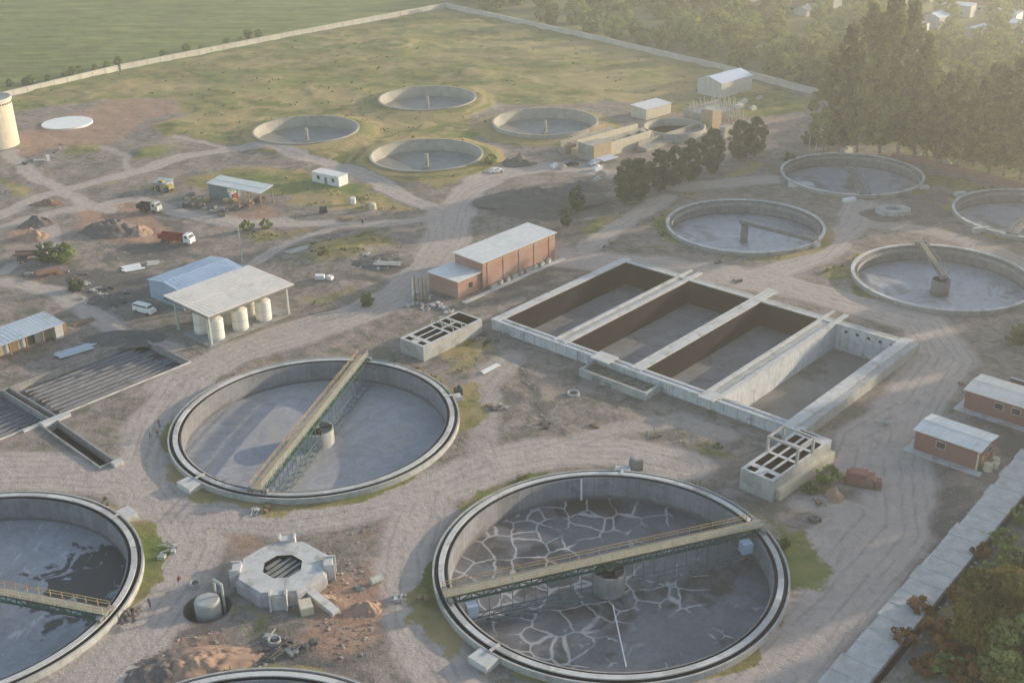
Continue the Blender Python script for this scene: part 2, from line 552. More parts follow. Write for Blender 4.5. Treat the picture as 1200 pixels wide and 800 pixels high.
def inside(x, y, poly):
    r = np.zeros(x.shape, bool)
    n = len(poly)
    for i in range(n):
        (ax, ay), (bx, by) = poly[i], poly[(i + 1) % n]
        if ay == by: continue
        c = ((ay > y) != (by > y)) & (x < (bx - ax) * (y - ay) / (by - ay) + ax)
        r ^= c
    return r


def pl(*p): return [tuple(G(a, b)[:2]) for a, b in p]


def area(x, y, poly, soft=4.):
    """1 inside, fading to 0 over `soft` metres outside"""
    d = seg_dist(x, y, poly + [poly[0]])
    return np.where(inside(x, y, poly), np.clip(.5 + d / soft, 0, 1), np.clip(.5 - d / soft, 0, 1))


def sm(a, lo, hi):
    t = np.clip((a - lo) / (hi - lo), 0, 1)
    return t * t * (3 - 2 * t)


ROADS = [  # (width, strength, plan line)
    (4.5, 1., pl((-60, 268), (0, 254), (55, 228), (110, 214), (165, 200), (215, 184), (268, 176), (320, 176), (380, 190), (430, 210), (480, 232), (520, 250))),
    (4.0, .9, pl((10, 178), (30, 200), (62, 216), (100, 240), (130, 246))),
    (3.0, .7, pl((268, 176), (240, 168), (205, 160))),
    (4.0, .9, pl((0, 268), (60, 250), (120, 240), (160, 232), (220, 250), (300, 262), (370, 262), (450, 264), (520, 254))),
    (3.0, .8, pl((290, 312), (340, 284), (400, 264))),
    (3.0, .6, pl((120, 170), (150, 185), (150, 205))),
    (8.0, 1., pl((520, 252), (552, 222), (590, 204), (640, 196), (690, 196))),
    (9.0, 1., pl((530, 245), (524, 280), (500, 312), (470, 345), (410, 372), (350, 392), (280, 412), (220, 440), (190, 480), (170, 540), (172, 590))),
    (5.0, .9, pl((230, 250), (280, 262), (330, 258))),
    (5.0, .8, pl((0, 330), (60, 342), (110, 368), (150, 392), (200, 405))),
    (3.5, .7, pl((60, 250), (60, 290), (0, 320))),
    (10., 1., pl((-40, 555), (60, 552), (160, 560), (200, 610), (215, 640), (190, 690), (140, 750), (100, 800), (70, 850))),
    (8.0, .9, pl((200, 600), (330, 606), (430, 590), (510, 570), (570, 545), (640, 530), (730, 530), (800, 545))),
    (8.0, .8, pl((500, 580), (480, 640), (478, 720), (520, 800), (560, 850))),
    (6.0, .6, pl((570, 545), (560, 500), (570, 450), (600, 420))),
    (5.0, .6, pl((640, 530), (720, 500), (800, 490), (850, 510))),
    (10., .9, pl((660, 300), (760, 312), (860, 322), (960, 345), (1080, 378), (1110, 420), (1070, 480), (1045, 540), (1050, 620), (980, 700), (900, 780), (850, 840))),
    (6.0, .8, pl((1060, 480), (1000, 510), (985, 560))),
    (7.0, .8, pl((900, 320), (960, 300), (1000, 262), (1010, 235))),
    (7.0, .7, pl((690, 200), (800, 218), (860, 212), (910, 210))),
    (6.0, .7, pl((780, 230), (730, 265), (690, 290))),
    (6.0, .6, pl((1010, 262), (1080, 268), (1130, 282), (1200, 310))),
    (5.0, .8, pl((930, 690), (960, 640), (1000, 600), (940, 590))),
]
GRASS = [  # (strength, plan polygon)
    (.85, pl((1090, 690), (1150, 640), (1215, 590), (1215, 820), (1060, 820), (1080, 760))),
    (1.15, pl((-120, 150), (60, 98), (521, 9), (800, 64), (960, 118), (905, 140), (720, 122), (560, 122), (570, 190), (520, 222), (430, 205), (300, 178), (250, 160), (200, 118), (120, 118), (20, 130))),
    (1.0, pl((165, 150), (240, 128), (300, 170), (260, 172), (180, 160))),
    (.9, pl((142, 178), (205, 166), (208, 186), (150, 195))),
    (.9, pl((80, 215), (160, 202), (150, 214), (95, 224))),
    (.9, pl((60, 170), (128, 162), (132, 178), (80, 182))),
    (1.0, pl((0, 205), (35, 210), (40, 232), (0, 236))),
    (.9, pl((190, 205), (330, 190), (440, 218), (500, 244), (440, 252), (330, 240), (300, 225), (210, 215))),
    (1.0, pl((265, 270), (395, 264), (330, 280), (280, 288))),
    (.95, pl((340, 292), (440, 268), (478, 285), (440, 300), (380, 318), (340, 308))),
    (.7, pl((340, 345), (430, 325), (430, 350), (350, 372))),
    (1.25, pl((540, 455), (566, 460), (560, 505), (536, 520))),
    (.9, pl((500, 400), (580, 398), (590, 440), (530, 445))),
    (1.0, pl((545, 560), (640, 540), (760, 548), (700, 556), (600, 568), (560, 590), (520, 630))),
    (1.25, pl((905, 620), (955, 640), (965, 670), (930, 720), (920, 660))),
    (1.1, pl((500, 710), (520, 730), (600, 800), (540, 790), (500, 750))),
    (1.0, pl((190, 540), (230, 570), (300, 592), (380, 590), (300, 605), (220, 590))),
    (1.1, pl((960, 510), (1080, 425), (1095, 430), (1000, 500))),
    (1.0, pl((800, 520), (860, 510), (865, 545), (820, 545))),
    (1.2, pl((935, 555), (985, 540), (990, 575), (930, 590))),
    (1.0, pl((660, 270), (760, 235), (900, 180), (905, 195), (800, 235), (700, 285))),
    (.8, pl((990, 295), (1005, 290), (1005, 320), (985, 320))),
    (1.0, pl((1070, 195), (1200, 225), (1200, 245), (1120, 225), (1070, 215))),
    (1.1, pl((255, 718), (305, 728), (300, 755), (260, 745))),
    (1.0, pl((430, 178), (450, 198), (500, 205), (560, 196), (572, 180), (580, 205), (520, 222), (420, 205))),
    (.9, pl((130, 585), (175, 600), (190, 640), (165, 640))),
    (.9, pl((1185, 380), (1200, 370), (1200, 425), (1180, 420))),
    (.6, pl((1040, 400), (1100, 400), (1110, 430), (1060, 440))),
    (.8, pl((60, 280), (95, 285), (100, 305), (60, 300))),
]
RED = [
    (.68, pl((0, 160), (60, 140), (130, 112), (230, 105), (250, 125), (180, 140), (150, 165), (60, 178), (0, 200))),
    (.9, pl((80, 245), (160, 232), (200, 262), (240, 280), (160, 285), (90, 280))),
    (.8, pl((0, 260), (60, 250), (60, 285), (0, 290))),
    (.7, pl((250, 250), (330, 240), (340, 262), (260, 268))),
    (.8, pl((0, 320), (60, 330), (110, 375), (60, 350), (0, 345))),
    (.7, pl((200, 700), (260, 745), (300, 780), (220, 800), (150, 790))),
    (.8, pl((340, 690), (480, 640), (480, 740), (400, 790), (340, 760))),
    (.6, pl((190, 620), (300, 610), (330, 640), (230, 680), (190, 680))),
    (.5, pl((380, 610), (490, 590), (480, 640), (400, 650))),
    (.7, pl((260, 440), (330, 410), (300, 440), (230, 470))),
    (.5, pl((560, 120), (700, 112), (900, 120), (950, 140), (880, 150), (700, 130))),
    (.7, pl((1010, 720), (1110, 640), (1120, 680), (1060, 800), (980, 800))),
]
DARK = [
    (1., pl((330, 340), (440, 330), (430, 300), (470, 290), (500, 310), (430, 322))),
    (1., pl((570, 232), (700, 215), (720, 250), (650, 265), (570, 255))),
    (.9, pl((60, 318), (180, 315), (190, 350), (130, 368), (70, 345))),
    (.8, pl((100, 255), (200, 250), (200, 262), (110, 275))),
    (.7, pl((430, 420), (470, 420), (560, 410), (590, 450), (640, 490), (600, 500), (560, 440))),
    (1., pl((1060, 560), (1140, 570), (1100, 630), (1055, 640))),
    (1., pl((1120, 480), (1200, 500), (1200, 540), (1160, 560), (1170, 510))),
    (.7, pl((610, 300), (700, 300), (640, 340), (560, 365))),
    (.9, pl((130, 250), (220, 250), (240, 300), (130, 310))),
    (.8, pl((600, 270), (660, 250), (720, 262), (690, 290))),
    (.8, pl((180, 760), (330, 770), (400, 740), (460, 760), (400, 800), (180, 800))),
    (.7, pl((380, 660), (430, 640), (440, 680), (400, 700))),
    (.9, pl((1080, 620), (1200, 560), (1200, 700), (1060, 800), (1020, 800))),
    (.8, pl((900, 500), (1000, 520), (1000, 560), (940, 560))),
    (.6, pl((1040, 210), (1130, 225), (1110, 270), (1040, 255))),
    (1.1, pl((596, 412), (622, 436), (640, 464), (676, 520), (668, 526), (632, 480), (612, 444), (592, 418))),
]
field_poly = [(-1600, 70)] + pl((-160, 145)) + [tuple(G(0, 113)[:2]), tuple(G(521, 9)[:2])] + [(-60, 1000), (-60, 3400), (-2300, 3400)]
wood_poly = [tuple(G(524, 6)[:2]), tuple(G(955, 108)[:2]), tuple(G(1075, 188)[:2]), tuple(G(1200, 217)[:2]), (400, 150), (1400, 100), (2200, 3400), (-60, 3400), (-60, 1000)]


def tank_ring(x, y):
    """grass creeping round the foot of the tanks"""
    out = np.zeros_like(x)
    for k in BIG + MID:
        cx, cy, r = TANKS[k]
        d = np.hypot(x - cx, y - cy) - r
        a = np.arctan2(y - cy, x - cx)
        g = np_noise(np.cos(a) * 3 + cx, np.sin(a) * 3 + cy, 1.1, 9, 2)
        out = np.maximum(out, 1.15 * (1 - sm(d, 1.6, 1.9 + 3.2 * sm(g, .45, .75))) * sm(g, .42, .58))
    for k, a0, w, reach in (('A', 2, 24, 8.5), ('A', 128, 28, 5.), ('A', 205, 26, 6.), ('B', 12, 26, 7.), ('B', 240, 45, 4.), ('C', 22, 22, 5.), ('E', 165, 18, 6.), ('D', 150, 40, 4.)):
        cx, cy, r = TANKS[k]
        d = np.hypot(x - cx, y - cy) - r
        a = np.degrees(np.arctan2(y - cy, x - cx))
        da = np.abs((a - a0 + 180) % 360 - 180) + (np_noise(x, y, 6, 41, 3) - .5) * 22
        d = d + (np_noise(x, y, 5, 43, 4) - .5) * 7
        m = 1 - sm(da, w * .5, w)
        out = np.maximum(out, (.88 + .3 * np_noise(x, y, 4, 17, 3)) * m * (1 - sm(d, 1.5 + reach * .4 * m, 1.6 + reach * m)))
    return out


def ground_masks(x, y):
    n1 = np_noise(x, y, 9, 1); n2 = np_noise(x, y, 22, 2); n3 = np_noise(x, y, 4, 3)
    road = np.zeros_like(x)
    for w, s, p in ROADS:
        d = seg_dist(x + (n1 - .5) * 5, y + (n2 - .5) * 5, p)
        road = np.maximum(road, s * (1 - sm(d, w * .35, w * .95)))
    wx, wy = x + (n1 - .5) * 11 + (n3 - .5) * 4, y + (n2 - .5) * 14 + (n3 - .5) * 3

    def acc(L, soft=5):
        a = np.zeros_like(x)
        for s, p in L:
            a = np.maximum(a, s * area(wx, wy, p, soft))
        return a
    grass = acc(GRASS, 9); red = acc(RED, 7); dark = acc(DARK, 6)
    for k, (cx, cy, r) in TANKS.items():
        d = np.hypot(x - cx, y - cy) - r
        if k in FAR:
            grass = np.maximum(grass, 1.1 * (1 - sm(d, 4, 12)))
        else:
            pass
    field = area(x, y, field_poly, 1.5)
    wood = area(x, y, wood_poly, 1.5)
    ring = tank_ring(x, y)
    grass = np.maximum(grass * (1 - .6 * road), ring) * (1 - field)
    red = red * (1 - wood)
    return road * (1 - field) * (1 - wood), np.clip(grass, 0, 1.2) / 1.42, red, dark, field, wood


def ground_height(x, y, road, grass, field, wood):
    n = np_noise(x, y, 6, 5, 4); m = np_noise(x, y, 2.2, 6, 3); b = np_noise(x, y, 45, 8, 2)
    z = (n - .5) * .7 + (m - .5) * .35 * (1 - road) + (b - .5) * .8
    z += grass * (sm(n, .45, .75) * .35 + (m - .5) * .3)
    z += np.clip(dist_mounds(x, y), 0, 3)
    z *= (1 - .75 * road)
    # built things stand on levelled ground
    lv = np.ones_like(z)
    for k, (cx, cy, r) in TANKS.items():
        d = np.hypot(x - cx, y - cy) - r
        lv = np.minimum(lv, sm(d, 1.5 if k in BIG else .8, 6))
    for o, a, x0, x1, y0, y1 in LEVEL:
        c, s = math.cos(a), math.sin(a)
        lx = (x - o[0]) * c + (y - o[1]) * s; ly = -(x - o[0]) * s + (y - o[1]) * c
        d = np.hypot(np.maximum(np.maximum(x0 - lx, lx - x1), 0), np.maximum(np.maximum(y0 - ly, ly - y1), 0))
        lv = np.minimum(lv, sm(d, .6, 4))
    z *= lv
    for k in FAR:
        cx, cy, r = TANKS[k]
        d = np.hypot(x - cx, y - cy) - r
        z += (1.75 if k in ('G1', 'G2', 'G3') else .9) * (1 - sm(d, 1.2, 10))
    return z


def dist_mounds(x, y):
    z = np.zeros_like(x)
    for px, py, r, h in ((455, 60, 14, 2.2), (470, 52, 10, 2), (555, 90, 12, 2.2), (590, 62, 12, 1.5), (300, 95, 14, 1.2), (650, 75, 12, 1.6), (250, 112, 12, 1.2),
                         (400, 75, 10, 1.2), (430, 290, 9, 1.3), (380, 300, 8, 1.1), (175, 178, 7, 1.), (205, 150, 9, 1.3), (620, 235, 12, 1.0), (700, 640, 1, 0)):
        c = G(px, py)
        z += h * np.exp(-(((x - c.x) / r) ** 2 + ((y - c.y) / r) ** 2))
    return z


H1_O, H2_O = (69.8, 178.7), (83.6, 193.1)
LEVEL = [  # origin, angle, x0, x1, y0, y1 of every built footprint
    (BLK_O, BA, -1, BL + 1, -6.5, BW + 1), (BED_O, BED_A, -1, 63, -18.5, 1), (TR0, TR_A, -2, TR_L + 2, -2.5, 2.5),
    (PIT_C, 0, -4.5, 4.5, -4.5, 4.5), ((-6.5, 254.), R(47.6), -9, 27, -3, 11), (H1_O, BA, -2, 13, -2, 8), (H2_O, BA, -2, 26, -2, 9),
    ((-63.1, 225.5), R(48), -1, 24, -1, 32), ((-105.4, 221.4), R(49), -22, 15, -2, 8), ((77.9, 429.), R(43), -1, 20, -1, 12),
    ((-58.3, 338.8), R(-35.8), -1, 13, -1, 5), ((-85.8, 325.2), R(-32), -2, 21, -2, 8), ((-18., 216.9), R(48.5), -1, 19, -1, 8),
    ((41.7, 163.), R(46), -1, 19, -1, 8), ((-34.8, 145.4), 0, -8, 8, -8, 8), ((-165.3, 382.2), 0, -8, 8, -8, 8),
    ((20., 350.), R(42), -6, 62, -8, 30), ((39, 118.), R(49.4), -20, 400, -9, 1),
]


def build_ground():
    xs, ys = [], []
    y = 40.
    while y < 760:
        s = max(.95, y / 240.)
        W0 = .52 * y + 45 + max(0, 20 - .2 * y)
        n = int(2 * W0 / s)
        off = rnd.random() * s
        for i in range(n):
            xs.append(-W0 + off + i * s + (rnd.random() - .5) * .6 * s)
            ys.append(y + (rnd.random() - .5) * .6 * s)
        y += s
    # coarse surroundings out to the horizon
    for yy in list(range(-600, 40, 60)) + list(range(40, 760, 45)) + list(range(780, 3700, 110)):
        W0 = (.52 * yy + 60) if 40 <= yy < 770 else -1
        for xx in range(-2400, 2401, 60 if yy < 770 else 110):
            if abs(xx) > W0: xs.append(xx + rnd.uniform(-8, 8)); ys.append(yy + rnd.uniform(-8, 8))
    x = np.array(xs); y = np.array(ys)
    keep = np.ones(len(x), bool)
    for h in holes:
        hx = np.array([p[0] for p in h]); hy = np.array([p[1] for p in h])
        bb = (x > hx.min() - 2) & (x < hx.max() + 2) & (y > hy.min() - 2) & (y < hy.max() + 2)
        idx = np.where(bb)[0]
        xi, yi = x[idx], y[idx]
        bad = inside(xi, yi, h) | (seg_dist(xi, yi, h + [h[0]]) < .3)
        keep[idx[bad]] = False
    x, y = x[keep], y[keep]
    pts = [Vector((float(a), float(b))) for a, b in zip(x, y)]
    faces = []
    for h in holes:
        n = len(pts)
        # subdivide long straight edges
        hh = []
        for p, q in zip(h, h[1:] + h[:1]):
            L = math.hypot(q[0] - p[0], q[1] - p[1])
            k = max(1, int(L / 2.0))
            hh += [(p[0] + (q[0] - p[0]) * i / k, p[1] + (q[1] - p[1]) * i / k) for i in range(k)]
        pts += [Vector(p) for p in hh]
        faces.append(list(range(n, n + len(hh))))
    V, E_, Fc, oV, oE, oF = geometry.delaunay_2d_cdt(pts, [], faces, 0, 1e-4, True)
    Fk = [f for f, o in zip(Fc, oF) if not o]
    X = np.array([v.x for v in V]); Y = np.array([v.y for v in V])
    road, grass, red, dark, field, wood = ground_masks(X, Y)
    Z = ground_height(X, Y, road, grass, field, wood)
    me = bpy.data.meshes.new('ground')
    me.from_pydata(np.stack([X, Y, Z], 1).tolist(), [], Fk)
    lat = np.full_like(X, 99.); wid = np.zeros_like(X)
    for w_, s_, p_ in ROADS:
        dd = seg_dist(X, Y, p_)
        lat = np.minimum(lat, dd)
    for nm, chans in (('cover', (road, grass, red)), ('cover2', (dark, field, wood)), ('lat', (lat, lat, lat))):
        at = me.color_attributes.new(nm, 'FLOAT_COLOR', 'POINT')
        arr = np.ones((len(X), 4), np.float32)
        for i, c in enumerate(chans): arr[:, i] = c
        at.data.foreach_set('color', arr.ravel())
    me.polygons.foreach_set('use_smooth', [True] * len(me.polygons))
    me.materials.append(ground_material())
    me.update()
    o = bpy.data.objects.new('ground', me)
    COL.objects.link(o)
    if len(me.polygons) and me.polygons[0].normal.z < 0: me.flip_normals()
    tag(o, kind='structure')
    global HEIGHT_SRC
    HEIGHT_SRC = (X, Y, Z)
    return o


def gz(x, y):
    """terrain height at a point"""
    a, b = np.array([float(x)]), np.array([float(y)])
    r, g, _, _, f, w = ground_masks(a, b)
    return float(ground_height(a, b, r, g, f, w)[0])


def ground_material():
    m, nt, b = newmat('ground')
    t = NT(nt)

    def attr(n):
        a = nt.nodes.new('ShaderNodeAttribute'); a.attribute_name = n
        s = nt.nodes.new('ShaderNodeSeparateColor'); nt.links.new(a.outputs['Color'], s.inputs[0])
        return s.outputs
    c1, c2 = attr('cover'), attr('cover2')
    road, grass, red = c1[0], c1[1], c1[2]
    dark, field, wood = c2[0], c2[1], c2[2]
    nA = t.noise(.16, 6, .65, dist=.5)
    nB = t.noise(.75, 5, .65)
    nC = t.noise(3.2, 4, .7)
    nD = t.noise(.045, 5, .6)

    def edge(mask, n, k=.9, lo=.42, hi=.58):
        v = t.math('ADD', mask, t.math('MULTIPLY', t.math('SUBTRACT', n, .5), k))
        return t.ramp(v, [(lo, 0.), (hi, 1.)])
    nE = t.noise(.38, 5, .7, dist=.8)
    nF = t.noise(1.6, 4, .7)
    soil = t.mix(t.ramp(nA, [(.38, 0.), (.62, 1.)]), (.30, .248, .222), (.195, .165, .148))
    soil = t.mix(t.ramp(nE, [(.50, 0.), (.60, .75)]), soil, (.125, .118, .100))
    soil = t.mix(t.ramp(nF, [(.55, 0.), (.68, .5)]), soil, (.38, .335, .29))
    soil = t.mix(t.ramp(nD, [(.45, 0.), (.62, .45)]), soil, (.33, .26, .215))
    soil = t.mix(t.ramp(t.noise(.21, 6, .7, dist=1.2), [(.50, 0.), (.60, .7)]), soil, (.125, .13, .08))
    col = t.mix(edge(dark, nA, 1.0, .4, .7), soil, t.mix(nE, (.085, .08, .075), (.19, .17, .15)))
    col = t.mix(edge(red, nE, .9, .4, .75), col, t.mix(t.ramp(nE, [(.35, 0.), (.65, 1.)]), (.43, .27, .19), (.25, .165, .12)))
    rc = t.mix(t.ramp(nE, [(.3, 0.), (.7, 1.)]), (.50, .425, .378), (.385, .33, .295))
    latv = attr('lat')[0]
    wob = t.math('ADD', latv, t.math('MULTIPLY', t.noise(.025, 2, .4), 5.))
    rut = t.math('SINE', t.math('MULTIPLY', wob, 3.3))
    rut2 = t.math('SINE', t.math('MULTIPLY', t.math('ADD', latv, t.math('MULTIPLY', t.noise(.04, 2, .4), 9.)), 5.1))
    rutm = t.math('MULTIPLY', t.ramp(t.math('ADD', t.math('MULTIPLY', rut, .25), t.math('ADD', t.math('MULTIPLY', rut2, .15), nB)), [(.55, 0.), (.95, 1.)]), .5)
    rc = t.mix(rutm, rc, (.23, .20, .175))
    col = t.mix(t.math('MULTIPLY', edge(road, nE, .8, .3, .7), .85), col, rc)
    gcol = t.mix(t.ramp(nA, [(.38, 0.), (.6, 1.)]), (.185, .190, .052), (.095, .115, .040))
    gcol = t.mix(t.ramp(t.noise(.07, 5, .6), [(.48, 0.), (.62, .8)]), gcol, (.33, .24, .125))
    gcol = t.mix(t.ramp(nB, [(.45, 0.), (.7, .7)]), gcol, (.25, .225, .08))
    gcol = t.mix(t.ramp(nE, [(.5, 0.), (.64, .5)]), gcol, (.09, .105, .04))
    gb = t.noise(1., 5, .6, stretch=(.012, .03, 1))
    gcol = t.mix(t.ramp(gb, [(.44, 0.), (.56, .8)]), gcol, (.37, .275, .14))
    gcol = t.mix(t.ramp(t.noise(1., 4, .6, stretch=(.02, .04, 1), dist=.5), [(.5, 0.), (.62, .6)]), gcol, (.14, .19, .05))
    col = t.mix(edge(grass, t.math('MULTIPLY', t.math('ADD', nE, nF), .5), 1.2, .42, .55), col, gcol)
    # crop rows beyond the wall
    st = t.noise(1., 4, .6, stretch=(.02, .12, 1))
    fc = t.mix(t.ramp(st, [(.35, 0.), (.65, 1.)]), (.17, .20, .06), (.27, .29, .10))
    fc = t.mix(t.ramp(nD, [(.5, 0.), (.68, .5)]), fc, (.19, .16, .095))
    fc = t.mix(t.ramp(t.noise(1., 5, .65, stretch=(.05, .25, 1)), [(.45, 0.), (.6, .7)]), fc, (.11, .13, .045))
    fc = t.mix(1., fc, t.ramp(nB, [(.3, .75), (.7, 1.)]), 'MULTIPLY')
    col = t.mix(t.ramp(field, [(.4, 0.), (.6, 1.)]), col, fc)
    wc = t.mix(t.ramp(nA, [(.38, 0.), (.62, 1.)]), (.15, .165, .065), (.23, .20, .11))
    wc = t.mix(t.ramp(nB, [(.55, 0.), (.75, .7)]), wc, (.26, .21, .14))
    col = t.mix(t.ramp(wood, [(.4, 0.), (.6, 1.)]), col, wc)
    # wheel tracks and small stones
    vo = nt.nodes.new('ShaderNodeTexVoronoi'); vo.inputs['Scale'].default_value = 1.1
    nt.links.new(t.tc, vo.inputs['Vector'])
    stones = t.math('MULTIPLY', t.ramp(vo.outputs['Distance'], [(.10, 1.), (.18, 0.)]), t.ramp(nB, [(.58, 0.), (.66, .55)]))
    col = t.mix(stones, col, (.42, .39, .35))
    col = t.mix(1., col, t.ramp(nC, [(.3, .86), (.7, 1.06)]), 'MULTIPLY')
    t.link(col, b.inputs['Base Color'])
    b.inputs['Roughness'].default_value = .95
    b.inputs['Specular IOR Level'].default_value = .1
    hh = t.math('ADD', t.math('MULTIPLY', nB, 1.0), t.math('MULTIPLY', nC, .35))
    t.bump(hh, .55, .5, b)
    return m


build_ground()

# ------------------------------------------------------------------ clarifiers
def clarifier(key, label, floor_mat, depth=3.1, boxes=(), group=None, drum=(2.6, 0.0), column_mat='conc_pale', name='clarifier_tank'):
    cx, cy, r = TANKS[key]
    t = thing(name, label, 'tank', (cx, cy, 0), 0, group)
    if key in BIG:
        zt = 1.2
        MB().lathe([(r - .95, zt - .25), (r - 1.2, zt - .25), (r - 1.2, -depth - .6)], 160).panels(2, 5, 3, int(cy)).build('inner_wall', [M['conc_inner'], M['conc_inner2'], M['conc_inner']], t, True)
        MB().lathe([(r + 1.05, .35), (r + 1.05, 1.05), (r + 1.35, 1.05), (r + 1.35, -.9)], 160).build('outer_wall', M['conc_pale'], t, False)
        MB().lathe([(r + 1.06, .3), (r + .41, .3), (r + .41, .3), (r + .41, zt - .12)], 160).build('launder', M['launder'], t)
        MB().lathe([(r - .41, zt - .12), (r - .41, .45), (r - .96, .45), (r - .96, zt - .26)], 160).build('launder', M['launder'], t)
        MB().lathe([(r - .42, zt - .2), (r - .42, zt), (r + .42, zt), (r + .42, zt - .2), (r - .42, zt - .2)], 160).panels(4, 5, 3, int(cx)).build('coping', [M['coping'], M['coping2'], M['coping3']], t)
    else:
        zt = 1.2
        w = .36
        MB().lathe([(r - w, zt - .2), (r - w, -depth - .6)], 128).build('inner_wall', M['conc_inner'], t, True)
        MB().lathe([(r + w, zt - .2), (r + w, -.9)], 128).build('outer_wall', M['concrete'], t, True)
        MB().lathe([(r - w - .05, zt - .22), (r - w - .05, zt), (r + w + .05, zt), (r + w + .05, zt - .22), (r - w - .05, zt - .22)], 128).panels(4, 4, 3, int(cx)).build('coping', [M['coping'], M['coping2'], M['coping3']], t)
        MB().lathe([(r - w, .1), (r - w - .7, .1), (r - w - .7, .45), (r - w - .9, .45), (r - w - .9, -.35), (r - w, -.6)], 128).build('launder', M['concrete'], t)
    ri = r - (1.2 if key in BIG else .5)
    fl = MB()
    rr = [ri + .05, ri * .75, ri * .5, ri * .25, .01]
    fl.lathe([(q, -depth - .8 * (1 - q / ri)) for q in rr], 96)
    fl.build('floor', floor_mat, t, True)
    if drum:
        dr, dz = drum
        zf = -depth - .8
        c = MB()
        c.lathe([(dr, zf), (dr, dz), (dr - .25, dz), (dr - .25, dz - .9), (.6, dz - .9), (.6, dz + .3), (.01, dz + .3)], 40)
        c.build('centre_drum', M[column_mat], t)
        k = MB()
        for i in range(4):
            a = i * math.pi / 2 + .4
            k.bar((.6 * math.cos(a), .6 * math.sin(a), dz - .1), ((dr - .1) * math.cos(a), (dr - .1) * math.sin(a), dz - .1), .35, .3)
        k.cyl((0, 0), .9, dz - .9, dz + .25, 12)
        k.build('drive_head', M['dark'], t)
    for (px, py, sx, sy, h) in boxes:
        p = G(px, py, 1.0)
        a = math.atan2(p.y - cy, p.x - cx)
        d = r + 1.25 + sx / 2
        b = MB()
        M4 = Matrix.Rotation(a, 4, 'Z')
        c = M4 @ Vector((d, 0, 0))
        b.box((c.x, c.y, h / 2 - .3), (sx, sy, h + .6), a)
        c2 = M4 @ Vector((r + .4, 0, 0))
        b.box((c2.x, c2.y, 1.28), (1.9, .5, .12), a)
        b.build('outlet_box', M['coping'], t)
    return t


tA = clarifier('A', 'nearest round settling tank with dark cracked sludge on its floor', M['floor_A'], 3.2,
               boxes=((565, 771, 2.6, 3.4, 1.0), (730, 548, 1.6, 2.6, 1.0)), group='large round settling tanks', drum=(2.5, -.3), column_mat='concrete')
pA = MB()
_a, _b = G(718, 708, -3.9), G(734, 781, -3.4)
_o = Vector((TANKS['A'][0], TANKS['A'][1], 0))
pA.bar(_a - _o, _b - _o, .2, .12)
pA.build('floor_pipe', M['white'], tA)
pA = MB()
_a = G(684, 575, 0.) - _o; _a *= 23.8 / Vector((_a.x, _a.y)).length
pA.bar(Vector((_a.x, _a.y, .9)), Vector((_a.x * .995, _a.y * .995, -3.1)), .3)
pA.build('drain_pipe', M['white'], tA)
tB = clarifier('B', 'round settling tank with plain pale grey floor beside the grey channelled beds', M['floor_B'], 3.1,
               boxes=((222, 565, 2.6, 3.6, 1.0), (536, 463, 1.6, 1.8, 1.0)), group='large round settling tanks', drum=(3.1, -.6))
tC = clarifier('C', 'round settling tank cut by the left photo edge, black stain on its floor', M['floor_C'], 3.1,
               boxes=((145, 601, 2.2, 3.0, 1.0),), group='large round settling tanks')
tK = clarifier('K', 'round settling tank showing only its far rim at the bottom edge', M['floor_B'], 3.1, group='large round settling tanks')
clarifier('D', 'mid size round tank with thin pale rim between the four basins and the tree row', M['floor_D'], 2.9, drum=(1.0, .9), column_mat='steel_grey', group='mid size round tanks')
clarifier('E', 'mid size round tank with a yellowish walkway from its far rim', M['floor_D'], 2.9, drum=(2.1, 0.1), column_mat='conc_inner', group='mid size round tanks')
clarifier('F', 'mid size round tank in front of the tall eucalyptus trees', M['floor_D'], 2.9, drum=(1.3, 1.3), column_mat='steel_grey', group='mid size round tanks')
clarifier('H', 'mid size round tank cut by the right edge of the photo', M['floor_D'], 2.9, drum=(1.3, .3), column_mat='steel_grey', group='mid size round tanks')


def slab_pad(px, py, sx, sy, h, label, ang=BA, matn='coping'):
    p = G(px, py)
    t = MB().box((0, 0, h / 2 - .15), (sx, sy, h + .3)).build('concrete_block', M[matn])
    t.location = (p.x, p.y, 0); t.rotation_euler = (0, 0, ang)
    return tag(t, label, 'concrete block')


def far_tank(key, label, sludge=True):
    cx, cy, r = TANKS[key]
    t = thing('round_basin', label, 'tank', (cx, cy, 0), 0, 'small round basins at the back of the plant')
    zt = 2.1
    MB().lathe([(r + .4, -.6), (r + .4, zt), (r - .1, zt), (r - .1, -3.2)], 96).build('wall', M['conc_warm'], t, True)
    MB().lathe([(r - .14, zt - .16), (r - .14, zt + .1), (r + .5, zt + .1), (r + .5, zt - .16), (r - .14, zt - .16)], 96).build('coping', M['conc_warm'], t)
    MB().lathe([(r, -1.6), (r * .66, -2.2), (r * .3, -2.5), (.01, -2.6)], 64).build('floor', M['floor_far'], t, True)
    MB().cyl((0, 0), .55, -2.7, 2.4, 16).cyl((0, 0), 1.3, -2.7, -1.6, 16).build('centre_column', M['conc_warm'], t)
    if sludge:
        b = MB()
        # chord walkway wall low on the floor
        b.b2(-r * .72, r * .72, -r * .55, -r * .55 + 1.6, -2.6, -1.5)
        b.build('floor_channel', M['coping'], t)
    return t


far_tank('G1', 'small round basin with raised wall, leftmost of those on the grass', False)
far_tank('G2', 'small round basin with raised wall standing farthest back on the grass', False)
far_tank('G3', 'small round basin with grassy bank beside the wide dirt road', True)
far_tank('G4', 'small round basin beside the construction site with formwork', True)


